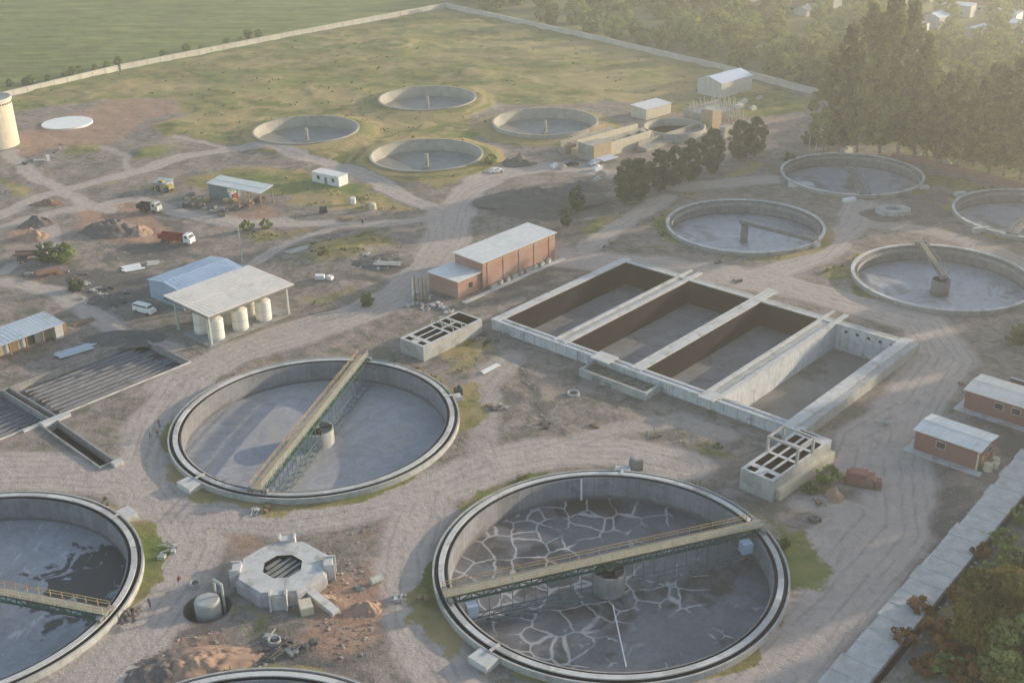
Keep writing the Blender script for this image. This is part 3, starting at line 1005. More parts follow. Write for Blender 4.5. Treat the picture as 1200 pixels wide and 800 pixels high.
# ------------------------------------------------------------------ rotating bridges
def handrail(L, x0, x1, y, z, matn, parent, step=2.0, h=1.1, w=.08, name='handrail'):
    b = MB()
    n = max(2, int(round((x1 - x0) / step)))
    for i in range(n + 1):
        x = lerp(x0, x1, i / n)
        b.box((x, y, z + h / 2), (w, w, h))
    for q in (h, h * .55):
        b.box(((x0 + x1) / 2, y, z + q), (x1 - x0 + w, w, w))
    return b.build(name, M[matn], parent)


def truss(x0, x1, y, z0, z1, matn, parent, step=1.8, w=.16, name='truss_girder'):
    b = MB()
    n = max(2, int(round((x1 - x0) / step)))
    b.box(((x0 + x1) / 2, y, z0), (x1 - x0, w * 1.3, w * 2.2))
    b.box(((x0 + x1) / 2, y, z1), (x1 - x0, w * 1.3, w * 1.3))
    for i in range(n + 1):
        xa = lerp(x0, x1, i / n)
        b.box((xa, y, (z0 + z1) / 2), (w, w, z1 - z0))
        if i < n:
            xb = lerp(x0, x1, (i + 1) / n)
            b.bar((xa, y, z0 if i % 2 else z1), (xb, y, z1 if i % 2 else z0), w * .8)
    return b.build(name, M[matn], parent)


def bridge(key, px, py, label, width=1.6, full=True, zd=2.1, deck='deck', side='steel_green', rail='rail_yellow', rail2=None, scraper=False, girder=1.3, hop=None):
    cx, cy, r = TANKS[key]
    p = G(px, py, 1.2)
    a = math.atan2(p.y - cy, p.x - cx)
    t = thing('scraper_bridge', label, 'bridge', (cx, cy, 0), a, 'walkway bridges over the tanks')
    x1 = r + (.6 if key in BIG else .4)
    x0 = -x1 if full else -1.8
    hw = width / 2
    MB().b2(x0, x1, -hw, hw, zd - .06, zd + .06).build('deck', M[deck], t)
    for s in (-1, 1):
        truss(x0 + .3, x1 - .3, s * (hw - .1), zd - girder * .75, zd - .2, side, t)
        handrail(0, x0 + .2, x1 - .2, s * (hw + .12), zd + .1, rail if s > 0 else (rail2 or rail), t)
    for s in ((-1, 1) if full else (1,)):
        e = MB()
        xx = s * r
        e.b2(xx - .35, xx + .35, -hw - .9, hw + .9, 1.45, 1.95)
        e = e.build('end_carriage', M['steel_grey'], t)
        for q in (-1, 1):
            MB().tube((xx - .18, q * (hw + .6), 1.5), (xx + .18, q * (hw + .6), 1.5), .3, 12).build('wheel', M['rubber'], e)
    if hop:
        for hx in hop:
            MB().b2(hx - .8, hx + .8, -hw - 1.9, -hw - .35, -.9, .9).build('hopper', M['panel_blue'], t)
    if scraper:
        for s in (-1, 1):
            xa, xb = 3.2, r - 2.2
            b = MB()
            y0 = -hw - .3
            n = 11
            zf = -2.5
            for i in range(n + 1):
                x = s * lerp(xa, xb, i / n)
                b.box((x, y0, (zd - .9 + zf) / 2), (.1, .1, zd - .9 - zf))
                if i < n:
                    xn = s * lerp(xa, xb, (i + 1) / n)
                    b.bar((x, y0, zf + .9), (xn, y0, zf), .09)
            for z in (zf, zf + .95):
                b.bar((s * xa, y0, z), (s * xb, y0, z), .14)
            b.bar((s * xa, y0 - 1.2, zf), (s * xb, y0 - 1.2, zf), .14)
            for i in range(n + 1):
                x = s * lerp(xa, xb, i / n)
                b.bar((x, y0, zf), (x, y0 - 1.2, zf), .09)
            arm = b.build('scraper_arm', M['steel_blue'], t)
            for i in range(7):
                x = s * lerp(xa + 1, xb - 1, i / 6)
                zz = -3.95 + .75 * abs(x) / r
                MB().box((x, y0 - .6, zz + .5), (2.4, .1, .5), rz=.5 * s).build('blade', M['steel_grey'], arm)
    return t


bridge('A', 893, 618, 'long green truss walkway bridge spanning the nearest tank with its dark cracked floor', 2.0, True, scraper=True, hop=(-22.2, 21.8), deck='deck', rail='rail_yellow', rail2='rail_white', girder=1.6)
bridge('B', 425, 422, 'walkway bridge spanning the pale floored tank beside the channelled beds', 1.8, True, scraper=True, rail='rail_yellow', rail2='rail_white', girder=1.7)
bridge('C', 125, 722, 'dark green walkway bridge over the tank cut by the left edge', 1.5, True, scraper=False, rail='rail_yellow', rail2='rail_white', girder=1.6)
bridge('D', 960, 284, 'thin grey half bridge in the tank next to the tree row', .9, False, zd=1.9, deck='steel_grey', side='steel_grey', rail='steel_grey', girder=1.0)
bridge('E', 1079, 286, 'yellowish walkway half bridge in the nearest of the right hand tanks', 1.2, False, zd=1.8, deck='deck_dull', side='steel_grey', rail='steel_grey', girder=1.0)
bridge('F', 1016, 231, 'grey half bridge in the tank in front of the tall trees', 1.4, False, zd=1.8, deck='steel_grey', side='steel_grey', rail='steel_grey', girder=1.0)
bridge('H', 1186, 275, 'grey bridge across the tank cut by the right edge', 1.4, True, zd=1.6, deck='steel_grey', side='steel_grey', rail='steel_grey', girder=.9)
slab_pad(952, 288, 3.4, 2.0, .9, 'pale block at the rim where the thin half bridge ends')
slab_pad(995, 236, 3.6, 1.5, .9, 'white block on the ground below the tank near the tall trees', R(20), 'white')
slab_pad(1125, 229, 3., 2., .9, 'pale block against the left rim of the tank at the right edge', R(10))
slab_pad(938, 218, 7., 3.5, .7, 'flat pale slab left of the tank near the tall trees', R(-10))
slab_pad(1082, 221, 3., 1.4, .8, 'small pale block at the right rim of the tank near the tall trees', R(10))

# ------------------------------------------------------------------ four rectangular basins
blk = thing('rectangular_basins', 'pale concrete block of four deep rectangular basins side by side', 'basin', (BLK_O[0], BLK_O[1], 0), BA)
ZT, ZB = 2.2, -3.4
cells = [(1.9, 16.7), (20., 36.6), (39., 53.4), (57.2, 70.9)]
v0, v1 = 1.9, 44.9
u_walls = [(0, 1.9), (16.7, 20.), (36.6, 39.), (53.4, 57.2), (70.9, BL)]
# outer and dividing walls, butted end to end
for i, (a, b_) in enumerate(u_walls):
    w = MB()
    w.mi = 0
    w.b2(a, b_, v0, v1, ZB - .6, ZT)
    w.build('dividing_wall' if 0 < i < 4 else 'end_wall', M['conc_pale'], blk)
MB().b2(0, BL, 0, v0, -.9, ZT).build('front_wall', M['conc_blue'], blk)
MB().b2(0, BL, v1, BW, ZB - .6, ZT).build('back_wall', M['conc_pale'], blk)
for i, (a, b_) in enumerate(cells):
    MB().b2(a, b_, v0, v1, ZB - .6, ZB).build('basin_floor', M['cellfloor_mud' if i == 3 else 'cellfloor'], blk)
    lm = M['bitumen'] if i < 3 else M['conc_blue']
    l = MB()
    e = .03
    zt = ZT - .12
    l.b2(a + .0, a + e, v0, v1, ZB, zt); l.b2(b_ - e, b_, v0, v1, ZB, zt)
    l.b2(a + e, b_ - e, v1 - e, v1, ZB, zt); l.b2(a + e, b_ - e, v0, v0 + e, ZB, zt)
    l.build('lining', lm, blk)
# copings with a slot on the dividing walls
for i, (a, b_) in enumerate(u_walls):
    c = MB()
    mid = (a + b_) / 2
    if i in (1, 2, 3):
        c.b2(a - .08, a + .7, v0 - 1.2, BW + (3. if i != 2 else 5.), ZT + .02, ZT + .3)
        c.b2(b_ - (1.5 if i == 2 else 1.0), b_ + .08, v0 - 1.2, BW + (3. if i != 2 else 5.), ZT + .02, ZT + .3)
    elif i == 0:
        c.b2(a - .1, b_ + .1, -.1, BW + .1, ZT + .02, ZT + .22)
    else:
        c.b2(a - .1, a + 2.2, -.1, BW + .1, ZT + .02, ZT + .22)
    c.build('coping', M['coping'], blk)
MB().b2(2., 71, -.12, .5, ZT + .02, ZT + .18).b2(2., 71, v0 - .5, v0 + .1, ZT + .02, ZT + .18).build('front_channel', M['coping'], blk)
MB().b2(2.0, 70.8, v1 - .1, v1 + .8, ZT + .02, ZT + .2).build('back_coping', M['coping'], blk)
for i, (u, wv) in enumerate(((28., 4.5), (53.5, 3.4))):
    MB().b2(u, u + wv, -1.3, 2.2, ZT + .22, ZT + .5).build('inlet_slab', M['coping'], blk)
for i in range(5):
    u = 59.3 + i * 2.55
    MB().b2(u, u + .7, v1 - .09, v1 - .035, ZT - 1.3, ZT - .7).build('port', M['dark'], blk)
for i in range(24):
    MB().b2(3 + i * 2.9, 3.5 + i * 2.9, -.16, -.06, -.2, ZT - .1).build('buttress', M['conc_blue'], blk)
sb = thing('gravel_filter', 'open concrete chamber filled with gravel built against the front of the four basins', 'chamber', tuple(frame_pts(BLK_O, BA, [(28.4, -5.2)])[0]) + (0,), BA)
f = MB(); LX, LY, H = 16.2, 5.0, 1.7
f.b2(0, LX, 0, .5, -.6, H); f.b2(0, .5, .5, LY, -.6, H); f.b2(LX - .5, LX, .5, LY, -.6, H)
f.build('walls', M['conc_pale'], sb)
g = MB()
for i in range(140):
    x, y = rnd.uniform(.8, LX - .8), rnd.uniform(.8, LY - .4)
    r_ = rnd.uniform(.12, .34)
    g.box((x, y, .95 + r_ * .3), (r_ * 2, r_ * 1.6, r_), rnd.random() * 3)
g.b2(.5, LX - .5, .5, LY, .2, .95)
g.build('gravel_fill', M['gravelmix'], sb)
MB().b2(3.2, 5., -.08, .02, .0, 1.2).b2(6.5, 8., -.07, .02, .1, 1.).build('hatch', M['steel_grey'], sb)


# ------------------------------------------------------------------ concrete chambers
def chamber(name, label, loc, ang, L, W, H, openings, wm, tm, group=None, floor_z=.4):
    """openings: fractional rectangles (x0,x1,y0,y1) cut in the top; the rest is slab"""
    t = thing(name, label, 'chamber', (loc[0], loc[1], 0), ang, group)
    xs = sorted({0, 1} | {o[0] for o in openings} | {o[1] for o in openings})
    ys = sorted({0, 1} | {o[2] for o in openings} | {o[3] for o in openings})

    def opened(x, y): return any(o[0] <= x <= o[1] and o[2] <= y <= o[3] for o in openings)
    b = MB()
    for i in range(len(xs) - 1):
        for j in range(len(ys) - 1):
            mx, my = (xs[i] + xs[i + 1]) / 2, (ys[j] + ys[j + 1]) / 2
            p = [(xs[i] * L, ys[j] * W), (xs[i + 1] * L, ys[j] * W), (xs[i + 1] * L, ys[j + 1] * W), (xs[i] * L, ys[j + 1] * W)]
            if not opened(mx, my):
                b.quad(*[(q[0], q[1], H) for q in p])
    b.build('top_slab', M[tm], t)
    w = MB()
    w.quad((0, 0, -.6), (L, 0, -.6), (L, 0, H), (0, 0, H)); w.quad((L, 0, -.6), (L, W, -.6), (L, W, H), (L, 0, H))
    w.quad((L, W, -.6), (0, W, -.6), (0, W, H), (L, W, H)); w.quad((0, W, -.6), (0, 0, -.6), (0, 0, H), (0, W, H))
    w.build('walls', M[wm], t)
    d = MB()
    for (x0, x1, y0, y1) in openings:
        x0, x1, y0, y1 = x0 * L, x1 * L, y0 * W, y1 * W
        d.quad((x0, y0, H), (x1, y0, H), (x1, y0, floor_z), (x0, y0, floor_z)); d.quad((x1, y0, H), (x1, y1, H), (x1, y1, floor_z), (x1, y0, floor_z))
        d.quad((x1, y1, H), (x0, y1, H), (x0, y1, floor_z), (x1, y1, floor_z)); d.quad((x0, y1, H), (x0, y0, H), (x0, y0, floor_z), (x0, y1, floor_z))
        d.quad((x0, y0, floor_z), (x1, y0, floor_z), (x1, y1, floor_z), (x0, y1, floor_z))
    d.build('cell_lining', M['bitumen'], t, normals=False)
    return t


opA = [(.03, .10, .08, .34), (.03, .10, .62, .88)]
opA += [(.16, .46, .08 + .29 * i, .30 + .29 * i) for i in range(3)]
opA += [(.50, .62, .08, .46), (.50, .62, .54, .92), (.645, .755, .08, .46), (.645, .755, .54, .92), (.78, .97, .08, .92)]
ca = chamber('valve_chamber', 'grey concrete chamber with dark open cells between the brick hall and the pale floored tank', (-18., 216.9), R(48.3), 17.6, 6.8, 3.3, opA, 'conc_pale', 'coping')
rl = MB()
for x in (9., 11.6):
    for y in (.2, 3.4, 6.6): rl.box((x, y, 3.75), (.14, .14, .9))
    rl.box((x, 3.4, 4.2), (.12, 6.5, .12))
rl.build('railing', M['rail_white'], ca)
opB = [(.03, .10, .10, .36), (.03, .10, .62, .88)]
opB += [(.16, .40, .07 + .30 * i, .29 + .30 * i) for i in range(3)]
opB += [(.44, .66, .07 + .30 * i, .29 + .30 * i) for i in range(3)]
opB += [(.70, .86, .07 + .30 * i, .29 + .30 * i) for i in range(3)] + [(.89, .97, .4, .93)]
cb = chamber('valve_chamber', 'concrete chamber with dark open cells and a concrete frame on top beside the nearest tank', (41.7, 163.), R(45.5), 18.2, 6.2, 3.9, opB, 'conc_pale', 'coping')
fr = MB()
for (x, y, x2, y2) in ((7.6, 6.0, 7.6, .3), (12.4, 6.0, 12.4, .3)):
    fr.b2(x - .2, x + .2, y - .2, y + .2, 3.9, 6.9); fr.b2(x2 - .2, x2 + .2, y2 - .2, y2 + .2, 3.9, 6.9)
    fr.b2(x - .18, x + .18, y2 + .2, y - .2, 6.5, 6.88)
fr.b2(7.8, 12.2, 5.85, 6.15, 6.5, 6.86)
fr.b2(7.8, 12.2, .16, .44, 6.5, 6.86)
fr.build('frame', M['conc_pale'], cb)
MB().b2(1.2, 18.2, -.9, 0, -.4, 1.9).build('ledge', M['wall_cream'], cb)  # yellow sunlight on this side is put into the cream colour


# ------------------------------------------------------------------ channelled beds at the left
bd = thing('sludge_beds', 'wide sunken bed of long parallel grey channels at the left', 'basin', (BED_O[0], BED_O[1], 0), BED_A)
zb = -1.25
MB().b2(0, 62, -17.8, 0, zb - .5, zb).build('bed_floor', M['bedfloor'], bd)
k = MB()
k.b2(-.4, 62, 0, .22, -.8 + zb, .3)
k.build('near_kerb', M['coping'], bd)
MB().b2(-.4, 62, -18.1, -17.8, -.8 + zb, .25).build('far_kerb', M['concrete'], bd)
MB().b2(-.4, 0, -17.8, 0, -.8 + zb, .3).build('end_wall', M['concrete'], bd)
for i in range(1, 11):
    y = -17.8 + i * 17.8 / 11
    for (a, b_) in ((2.4, 27.4), (32., 60.)):
        MB().b2(a, b_, y - .11, y + .11, zb, zb + .34 + .1 * (i % 2)).build('channel_wall', M['bed_wall'], bd)
for i, y in enumerate((-17., -11.5, -5.)):
    MB().b2(.3, 3.0, y, y + 3.2, zb, zb + .06).build('sump', M['dark'], bd)
    MB().b2(26.0, 28.9, y + .3, y + 3.2, zb, zb + .06).build('sump', M['dark'], bd)
MB().b2(29.4, 29.65, -17.8, 0, zb, .3).b2(30.9, 31.1, -17.8, 0, zb, .3).build('cross_channel', M['concrete'], bd)
MB().b2(29.7, 30.9, -17.8, 0, zb, zb + .1).build('cross_channel_floor', M['dark'], bd)
MB().b2(27.6, 33.2, .36, 2.0, -.3, .55).b2(33.2, 36.5, .36, 1.0, -.3, .4).build('distribution_box', M['coping'], bd)

tr = thing('drain_trench', 'narrow open concrete trench running from the channelled beds toward the pale floored tank', 'trench', (TR0.x, TR0.y, 0), TR_A)
MB().b2(0, TR_L, -1.65, -1.3, -1.6, .4).build('wall', M['concrete'], tr)
MB().b2(0, TR_L, 1.3, 1.65, -1.6, .4).build('wall', M['concrete'], tr)
MB().b2(TR_L, TR_L + .35, -1.65, 1.65, -1.6, .45).build('end_wall', M['concrete'], tr)
MB().b2(-.4, 0, -1.65, 1.65, -1.6, .45).build('end_wall', M['coping'], tr)
MB().b2(0, TR_L, -1.3, 1.3, -1.7, -1.4).build('trench_floor', M['bitumen'], tr)
MB().b2(TR_L + .5, TR_L + 1.8, .4, 2.2, -.3, .7).build('outlet_box', M['coping'], tr)


# ------------------------------------------------------------------ octagonal distribution chamber
OC = G(333, 678)
oc = thing('octagonal_chamber', 'low pale octagonal concrete chamber with four corner blocks and a slatted opening', 'chamber', (OC.x, OC.y, 0), R(4))
def ngon(r, n=8, a0=22.5, sx=1, sy=1): return [(sx * r * math.cos(R(a0 + 360 * i / n)), sy * r * math.sin(R(a0 + 360 * i / n))) for i in range(n)]
o8, m8, i8 = ngon(7.1), ngon(6.6), ngon(3.0)
MB().add([(*p, -.6) for p in o8] + [(*p, 1.7) for p in o8] + [(*p, 2.3) for p in m8], [(i, (i + 1) % 8, 8 + (i + 1) % 8, 8 + i) for i in range(8)] + [(8 + i, 8 + (i + 1) % 8, 16 + (i + 1) % 8, 16 + i) for i in range(8)]).build('walls', M['conc_lav'], oc)
MB().add([(*p, 2.3) for p in m8] + [(*p, 2.3) for p in i8], [(i, (i + 1) % 8, 8 + (i + 1) % 8, 8 + i) for i in range(8)]).build('top_slab', M['coping'], oc)
MB().add([(*p, 2.3) for p in i8] + [(*p, .9) for p in i8], [(i, (i + 1) % 8, 8 + (i + 1) % 8, 8 + i) for i in range(8)] + [tuple(range(8, 16))]).build('opening_lining', M['bitumen'], oc)
sl = MB()
for i in range(-2, 3):
    h = 2.6 if abs(i) < 2 else 1.5
    c_, s_ = math.cos(R(48)), math.sin(R(48))
    o_ = i * 1.05
    sl.bar((-s_ * o_ - c_ * h, c_ * o_ - s_ * h, 1.75), (-s_ * o_ + c_ * h, c_ * o_ + s_ * h, 1.75), .5, .3)
sl.build('slats', M['steel_grey'], oc)
for i in range(4):
    a = i * math.pi / 2
    c_, s_ = math.cos(a), math.sin(a)
    b = MB()
    b.box((6.7 * c_, 6.7 * s_, 1.05), (1.3, 1.9, 3.3), a)
    b.box((6.95 * c_ - 1.12 * s_, 6.95 * s_ + 1.12 * c_, 1.15), (1.5, .3, 3.5), a)
    b.box((6.95 * c_ + 1.12 * s_, 6.95 * s_ - 1.12 * c_, 1.15), (1.5, .3, 3.5), a)
    b.build('corner_block', M['coping'], oc)
MB().bar((4.2, -4.8, 1.0), (8.2, -9.0, .1), 1.3, .8).build('pipe_ramp', M['coping'], oc)
slab_pad(359, 715, 1.8, 2.4, 1.3, 'whitish block lying beside the octagonal chamber', R(20), 'wall_cream')

# ------------------------------------------------------------------ pit with round well
ps = MB(); ps.lathe([(3.5, .05), (2.9, -2.6), (.01, -2.7)], 32)
pit = ps.build('pit', M['brown_soil']); pit.location = (PIT_C.x, PIT_C.y, 0); tag(pit, kind='structure')
wl = thing('round_well', 'round grey concrete well standing in an excavated pit left of the octagonal chamber', 'well', (PIT_C.x + .1, PIT_C.y, -2.6))
MB().lathe([(1.85, 0), (1.85, 3.9), (1.6, 4.15), (.01, 4.25)], 36).build('shell', M['conc_pale'], wl)
pf = MB()
pf.tube((2.1, 1.0, .3), (2.1, 1.0, 6.0), .2); pf.tube((2.1, 1.0, 5.9), (.7, 2.2, 5.9), .2); pf.tube((.7, 2.2, 6.0), (.7, 2.2, 2.2), .2)
pf.build('pipe', M['rail_white'], wl)


# ------------------------------------------------------------------ buildings
def windows(t, face, L, W, pos, w, h, z, frame='wall_pale', sill=True):
    """face: 'front' (y=0), 'right' (x=L), 'left' (x=0), 'back'"""
    for p in pos:
        f = MB(); g = MB()
        if face == 'front':
            f.b2(p - w / 2 - .12, p + w / 2 + .12, -.08, .02, z - .12, z + h + .12); g.b2(p - w / 2, p + w / 2, -.10, -.04, z, z + h)
        elif face == 'back':
            f.b2(p - w / 2 - .12, p + w / 2 + .12, W - .02, W + .08, z - .12, z + h + .12); g.b2(p - w / 2, p + w / 2, W + .04, W + .10, z, z + h)
        elif face == 'right':
            f.b2(L - .02, L + .08, p - w / 2 - .12, p + w / 2 + .12, z - .12, z + h + .12); g.b2(L + .04, L + .10, p - w / 2, p + w / 2, z, z + h)
        else:
            f.b2(-.08, .02, p - w / 2 - .12, p + w / 2 + .12, z - .12, z + h + .12); g.b2(-.10, -.04, p - w / 2, p + w / 2, z, z + h)
        fo = f.build('window', M[frame], t)
        g.build('pane', M['glass'], fo)


def gable(t, L, W, H, rise, over, rmat, wmat, axis='x', thick=.14, name='roof'):
    """pitched roof, ridge along x (or y)"""
    b = MB()
    if axis == 'x':
        for s in (0, 1):
            ye, yr = (-over, W / 2) if s == 0 else (W + over, W / 2)
            ze = H - rise * over / (W / 2)
            p = [(-over, ye, ze), (L + over, ye, ze), (L + over, yr, H + rise), (-over, yr, H + rise)]
            b.add(p + [(q[0], q[1], q[2] + thick) for q in p], [(0, 1, 2, 3), (4, 5, 6, 7), (0, 1, 5, 4), (1, 2, 6, 5), (3, 0, 4, 7)])
            for i in range(1, int(L)):
                b.bar((i, ye, ze + thick + .03), (i, yr, H + rise + thick + .03), .05, .03)
        b.bar((-over, W / 2, H + rise + thick + .03), (L + over, W / 2, H + rise + thick + .03), .35, .1)
        for x in (0, L):
            MB().quad((x, 0, H - .02), (x, W, H - .02), (x, W / 2, H + rise - .02)).build('gable_wall', wmat, t)
    else:
        for s in (0, 1):
            xe, xr = (-over, L / 2) if s == 0 else (L + over, L / 2)
            ze = H - rise * over / (L / 2)
            p = [(xe, -over, ze), (xe, W + over, ze), (xr, W + over, H + rise), (xr, -over, H + rise)]
            b.add(p + [(q[0], q[1], q[2] + thick) for q in p], [(0, 1, 2, 3), (4, 5, 6, 7), (0, 1, 5, 4), (1, 2, 6, 5), (3, 0, 4, 7)])
        for y in (0, W):
            MB().quad((0, y, H - .02), (L, y, H - .02), (L / 2, y, H + rise - .02)).build('gable_wall', wmat, t)
    return b.build(name, rmat, t)


def mono(t, L, W, z0, z1, over, rmat, thick=.16, name='roof', dir_='y'):
    """flat or single pitch roof: z0 at y=0 side (or x=0), z1 at the far side"""
    b = MB()
    if dir_ == 'y':
        k = (z1 - z0) / W
        p = [(-over, -over, z0 - k * over), (L + over, -over, z0 - k * over), (L + over, W + over, z1 + k * over), (-over, W + over, z1 + k * over)]
    else:
        k = (z1 - z0) / L
        p = [(-over, -over, z0 - k * over), (L + over, -over, z1 + k * over), (L + over, W + over, z1 + k * over), (-over, W + over, z0 - k * over)]
    b.add(p + [(q[0], q[1], q[2] + thick) for q in p], [(3, 2, 1, 0), (4, 5, 6, 7), (0, 1, 5, 4), (1, 2, 6, 5), (2, 3, 7, 6), (3, 0, 4, 7)])
    if dir_ == 'y':
        k = (z1 - z0) / W
        for i in range(int(L) + 1):
            b.bar((i + .0, -over, z0 - k * over + thick + .025), (i + .0, W + over, z1 + k * over + thick + .025), .05, .025)
        b.bar((-over, W * .5, (z0 + z1) / 2 + thick + .03), (L + over, W * .5, (z0 + z1) / 2 + thick + .03), .12, .05)
    return b.build(name, rmat, t)


def walls(t, L, W, H, m, x0=0., y0=0., name='walls', H2=None):
    b = MB()
    H2 = H if H2 is None else H2
    b.quad((x0, y0, -.6), (L, y0, -.6), (L, y0, H), (x0, y0, H)); b.quad((L, y0, -.6), (L, W, -.6), (L, W, H2), (L, y0, H))
    b.quad((L, W, -.6), (x0, W, -.6), (x0, W, H2), (L, W, H2)); b.quad((x0, W, -.6), (x0, y0, -.6), (x0, y0, H), (x0, W, H2))
    return b.build(name, m, t)


# brick hall with annex
wh = thing('brick_hall', 'long brick hall with a white metal roof and a low annex beside the four basins', 'building', (-6.5, 254., 0), R(47.7))
walls(wh, 26., 8.8, 6.5, M['brick'], H2=6.9)
mono(wh, 26., 8.8, 6.55, 6.95, .35, M['roof_white'])
an = MB()
an.quad((-7.6, .6, -.6), (0, .6, -.6), (0, .6, 4.1), (-7.6, .6, 4.1)); an.quad((-7.6, 9.9, -.6), (-7.6, .6, -.6), (-7.6, .6, 4.1), (-7.6, 9.9, 4.3))
an.quad((0, 9.9, -.6), (-7.6, 9.9, -.6), (-7.6, 9.9, 4.3), (0, 9.9, 4.3))
an.quad((0, 8.8, -.6), (0, 9.9, -.6), (0, 9.9, 4.3), (0, 8.8, 4.3))
an.build('annex_walls', M['brick'], wh)
b = MB(); b.b2(-8.0, -.06, .2, 10.2, 4.2, 4.4); b.build('annex_roof', M['roof_white'], wh)
MB().b2(-3.9, -2.9, .5, .63, 1.6, 2.8).build('window', M['dark'], wh)
for i in range(5):
    MB().b2(1.5 + i * 5.5, 1.9 + i * 5.5, -.12, -.02, -.2, 6.1).build('pilaster', M['brick'], wh)
MB().b2(.3, 25.5, -.06, .0, 5.6, 5.9).build('ring_beam', M['tan'], wh)
MB().b2(-8.5, 27, -2.6, -1.4, -.2, .18).build('apron', M['coping'], wh)
for i in range(9):
    p = wh.matrix_basis @ Vector((2.5 + i * 2.5, -1.1 + .3 * rnd.random(), 0))
    s = MB().box((0, 0, .4), (1.3 + rnd.random(), .7, .8), rnd.random() * .5).box((.2, .1, .9), (.7, .5, .3), rnd.random()).build('block_stack', M['conc_pale'])
    s.location = (p.x, p.y, 0); s.rotation_euler.z = R(47)
    tag(s, 'small grey stack of concrete blocks along the wall of the brick hall', 'block stack', 'block stacks along the brick hall')


# brick houses on the right
def brick_house(o, L, W, H, label, rmat, wmat, wins, rise=.35, hatch=()):
    t = thing('brick_house', label, 'house', (o[0], o[1], 0), BA)
    walls(t, L, W, H, wmat)
    gable(t, L, W, H, rise, .45, rmat, wmat, 'x')
    MB().b2(-1.4, L + 1., -1.5, -.02, -.3, .22).b2(-1.4, -.02, -.02, W + .8, -.3, .22).build('walkway', M['coping'], t)
    windows(t, 'front', L, W, wins, 1.5, 1.1, H - 1.9)
    windows(t, 'right', L, W, (W * .7,), 1.2, 1.1, H - 2.2)
    f = MB()
    f.b2(L - .02, L + .07, W * .2, W * .2 + 1.2, 0, 2.3)
    d = f.build('door', M['tan'], t)
    MB().b2(L + .07, L + .12, W * .2 + .95, W * .2 + 1.05, 1., 1.15).build('handle', M['dark'], d)
    for x in (-.03, L - .27):
        MB().b2(x, x + .3, -.06, .0, -.2, H - .1).build('corner_post', M['wall_cream'] if x > 1 else wmat, t)
    return t


h1 = brick_house(H1_O, 11.2, 6.6, 4.0, 'small brick house with a plain white roof, nearest to the concrete strip', M['roof_white'], M['brick_dark'], (4.6,))
h2 = brick_house(H2_O, 24., 7.4, 4.0, 'long brick house with a cream roof cut by the right edge of the photo', M['roof_cream'], M['brick_dark'], (6.2, 9.3, 15.), .4)
tkp = h2.matrix_basis @ Vector((2.0, 9.8, 0))
tk = MB().cyl((0, 0), .8, 0, 2.4, 14).cyl((0, 0), .8, 2.4, 2.7, 14, r2=.3).build('water_barrel', M['wall_cream'])
tk.location = (tkp.x, tkp.y, -.1); tag(tk, 'small pale water barrel standing behind the long cream roofed brick house', 'barrel')
bw = thing('brick_wall', 'dark brick wall standing behind the cream roofed house', 'wall', tuple(frame_pts(H2_O, BA, [(3.5, 12.5)])[0]) + (0,), BA)
MB().b2(0, 30, 0, .3, -.5, 2.6).build('masonry', M['brick_dark'], bw)
MB().b2(-.1, 30, -.08, .38, 2.6, 2.75).build('capping', M['coping'], bw)
# blocks by the white roofed house
for i, (a, b_, s_) in enumerate(((12.4, 1.6, 1.2), (13.0, 3.2, .9), (12.6, 4.6, 1.0))):
    p = h1.matrix_basis @ Vector((a, b_, 0))
    q = MB().cyl((0, 0), s_ * .7, -.1, s_ * 1.1, 12, r2=s_ * .62).cyl((0, 0), s_ * .25, s_ * 1.1, s_ * 1.25, 8).build('cistern', M['wall_cream'])
    q.location = (p.x, p.y, 0)
    tag(q, 'small pale cistern beside the end wall of the white roofed brick house', 'cistern', 'cisterns beside the brick house')

# open shed with round white tanks
sh = thing('open_shed', 'open shed with a wide white roof on slender columns over white tanks', 'shed', (-63.1, 225.5, 0), R(48.1))
SL, SW = 22.8, 16.2
mono(sh, SL, SW, 6.9, 7.3, .0, M['roof_cream'], .18)
MB().b2(0, SL, 0, .15, 6.5, 6.88).b2(0, .15, .15, SW, 6.5, 6.88).b2(SL - .15, SL, .15, SW, 6.5, 6.88).b2(.15, SL - .15, SW - .15, SW, 6.6, 7.1).build('edge_beam', M['steel_grey'], sh)
for x in (.6, SL - 1.6):
    for y in (.9, SW - 3.3):
        MB().b2(x - .22, x + .22, y - .22, y + .22, -.3, 6.5).build('column', M['rail_white'], sh)
MB().b2(-.3, SL - 1, .3, 10.5, -.3, .18).build('floor_slab', M['concrete'], sh)
ti = 0
names = ('nearest the corner column', 'in the middle of the front row', 'nearest the far right column')
for r_ in range(2):
    for c_ in range(3):
        x, y = 3.4 + c_ * 6.3, 3.0 + r_ * 5.0
        p = sh.matrix_basis @ Vector((x, y, .18))
        t = thing('white_tank', ('white cylindrical tank under the open shed, front row, ' if r_ == 0 else 'white cylindrical tank under the open shed, back row, ') + ('left end', 'middle', 'right end')[c_], 'tank', p, R(48), 'white tanks under the open shed')
        MB().lathe([(.01, 0), (1.75, 0), (1.75, 4.3), (1.6, 4.5), (.5, 4.9), (.01, 4.95)], 32).build('shell', M['tank_white'], t, False)
        MB().lathe([(1.76, .3), (1.82, .3), (1.82, .42), (1.76, .42)], 32).lathe([(1.76, 2.2), (1.81, 2.2), (1.81, 2.3), (1.76, 2.3)], 32).build('hoop', M['rail_white'], t)
        MB().tube((1.5, -1.2, .5), (2.1, -1.8, .5), .12).build('outlet_pipe', M['steel_grey'], t)

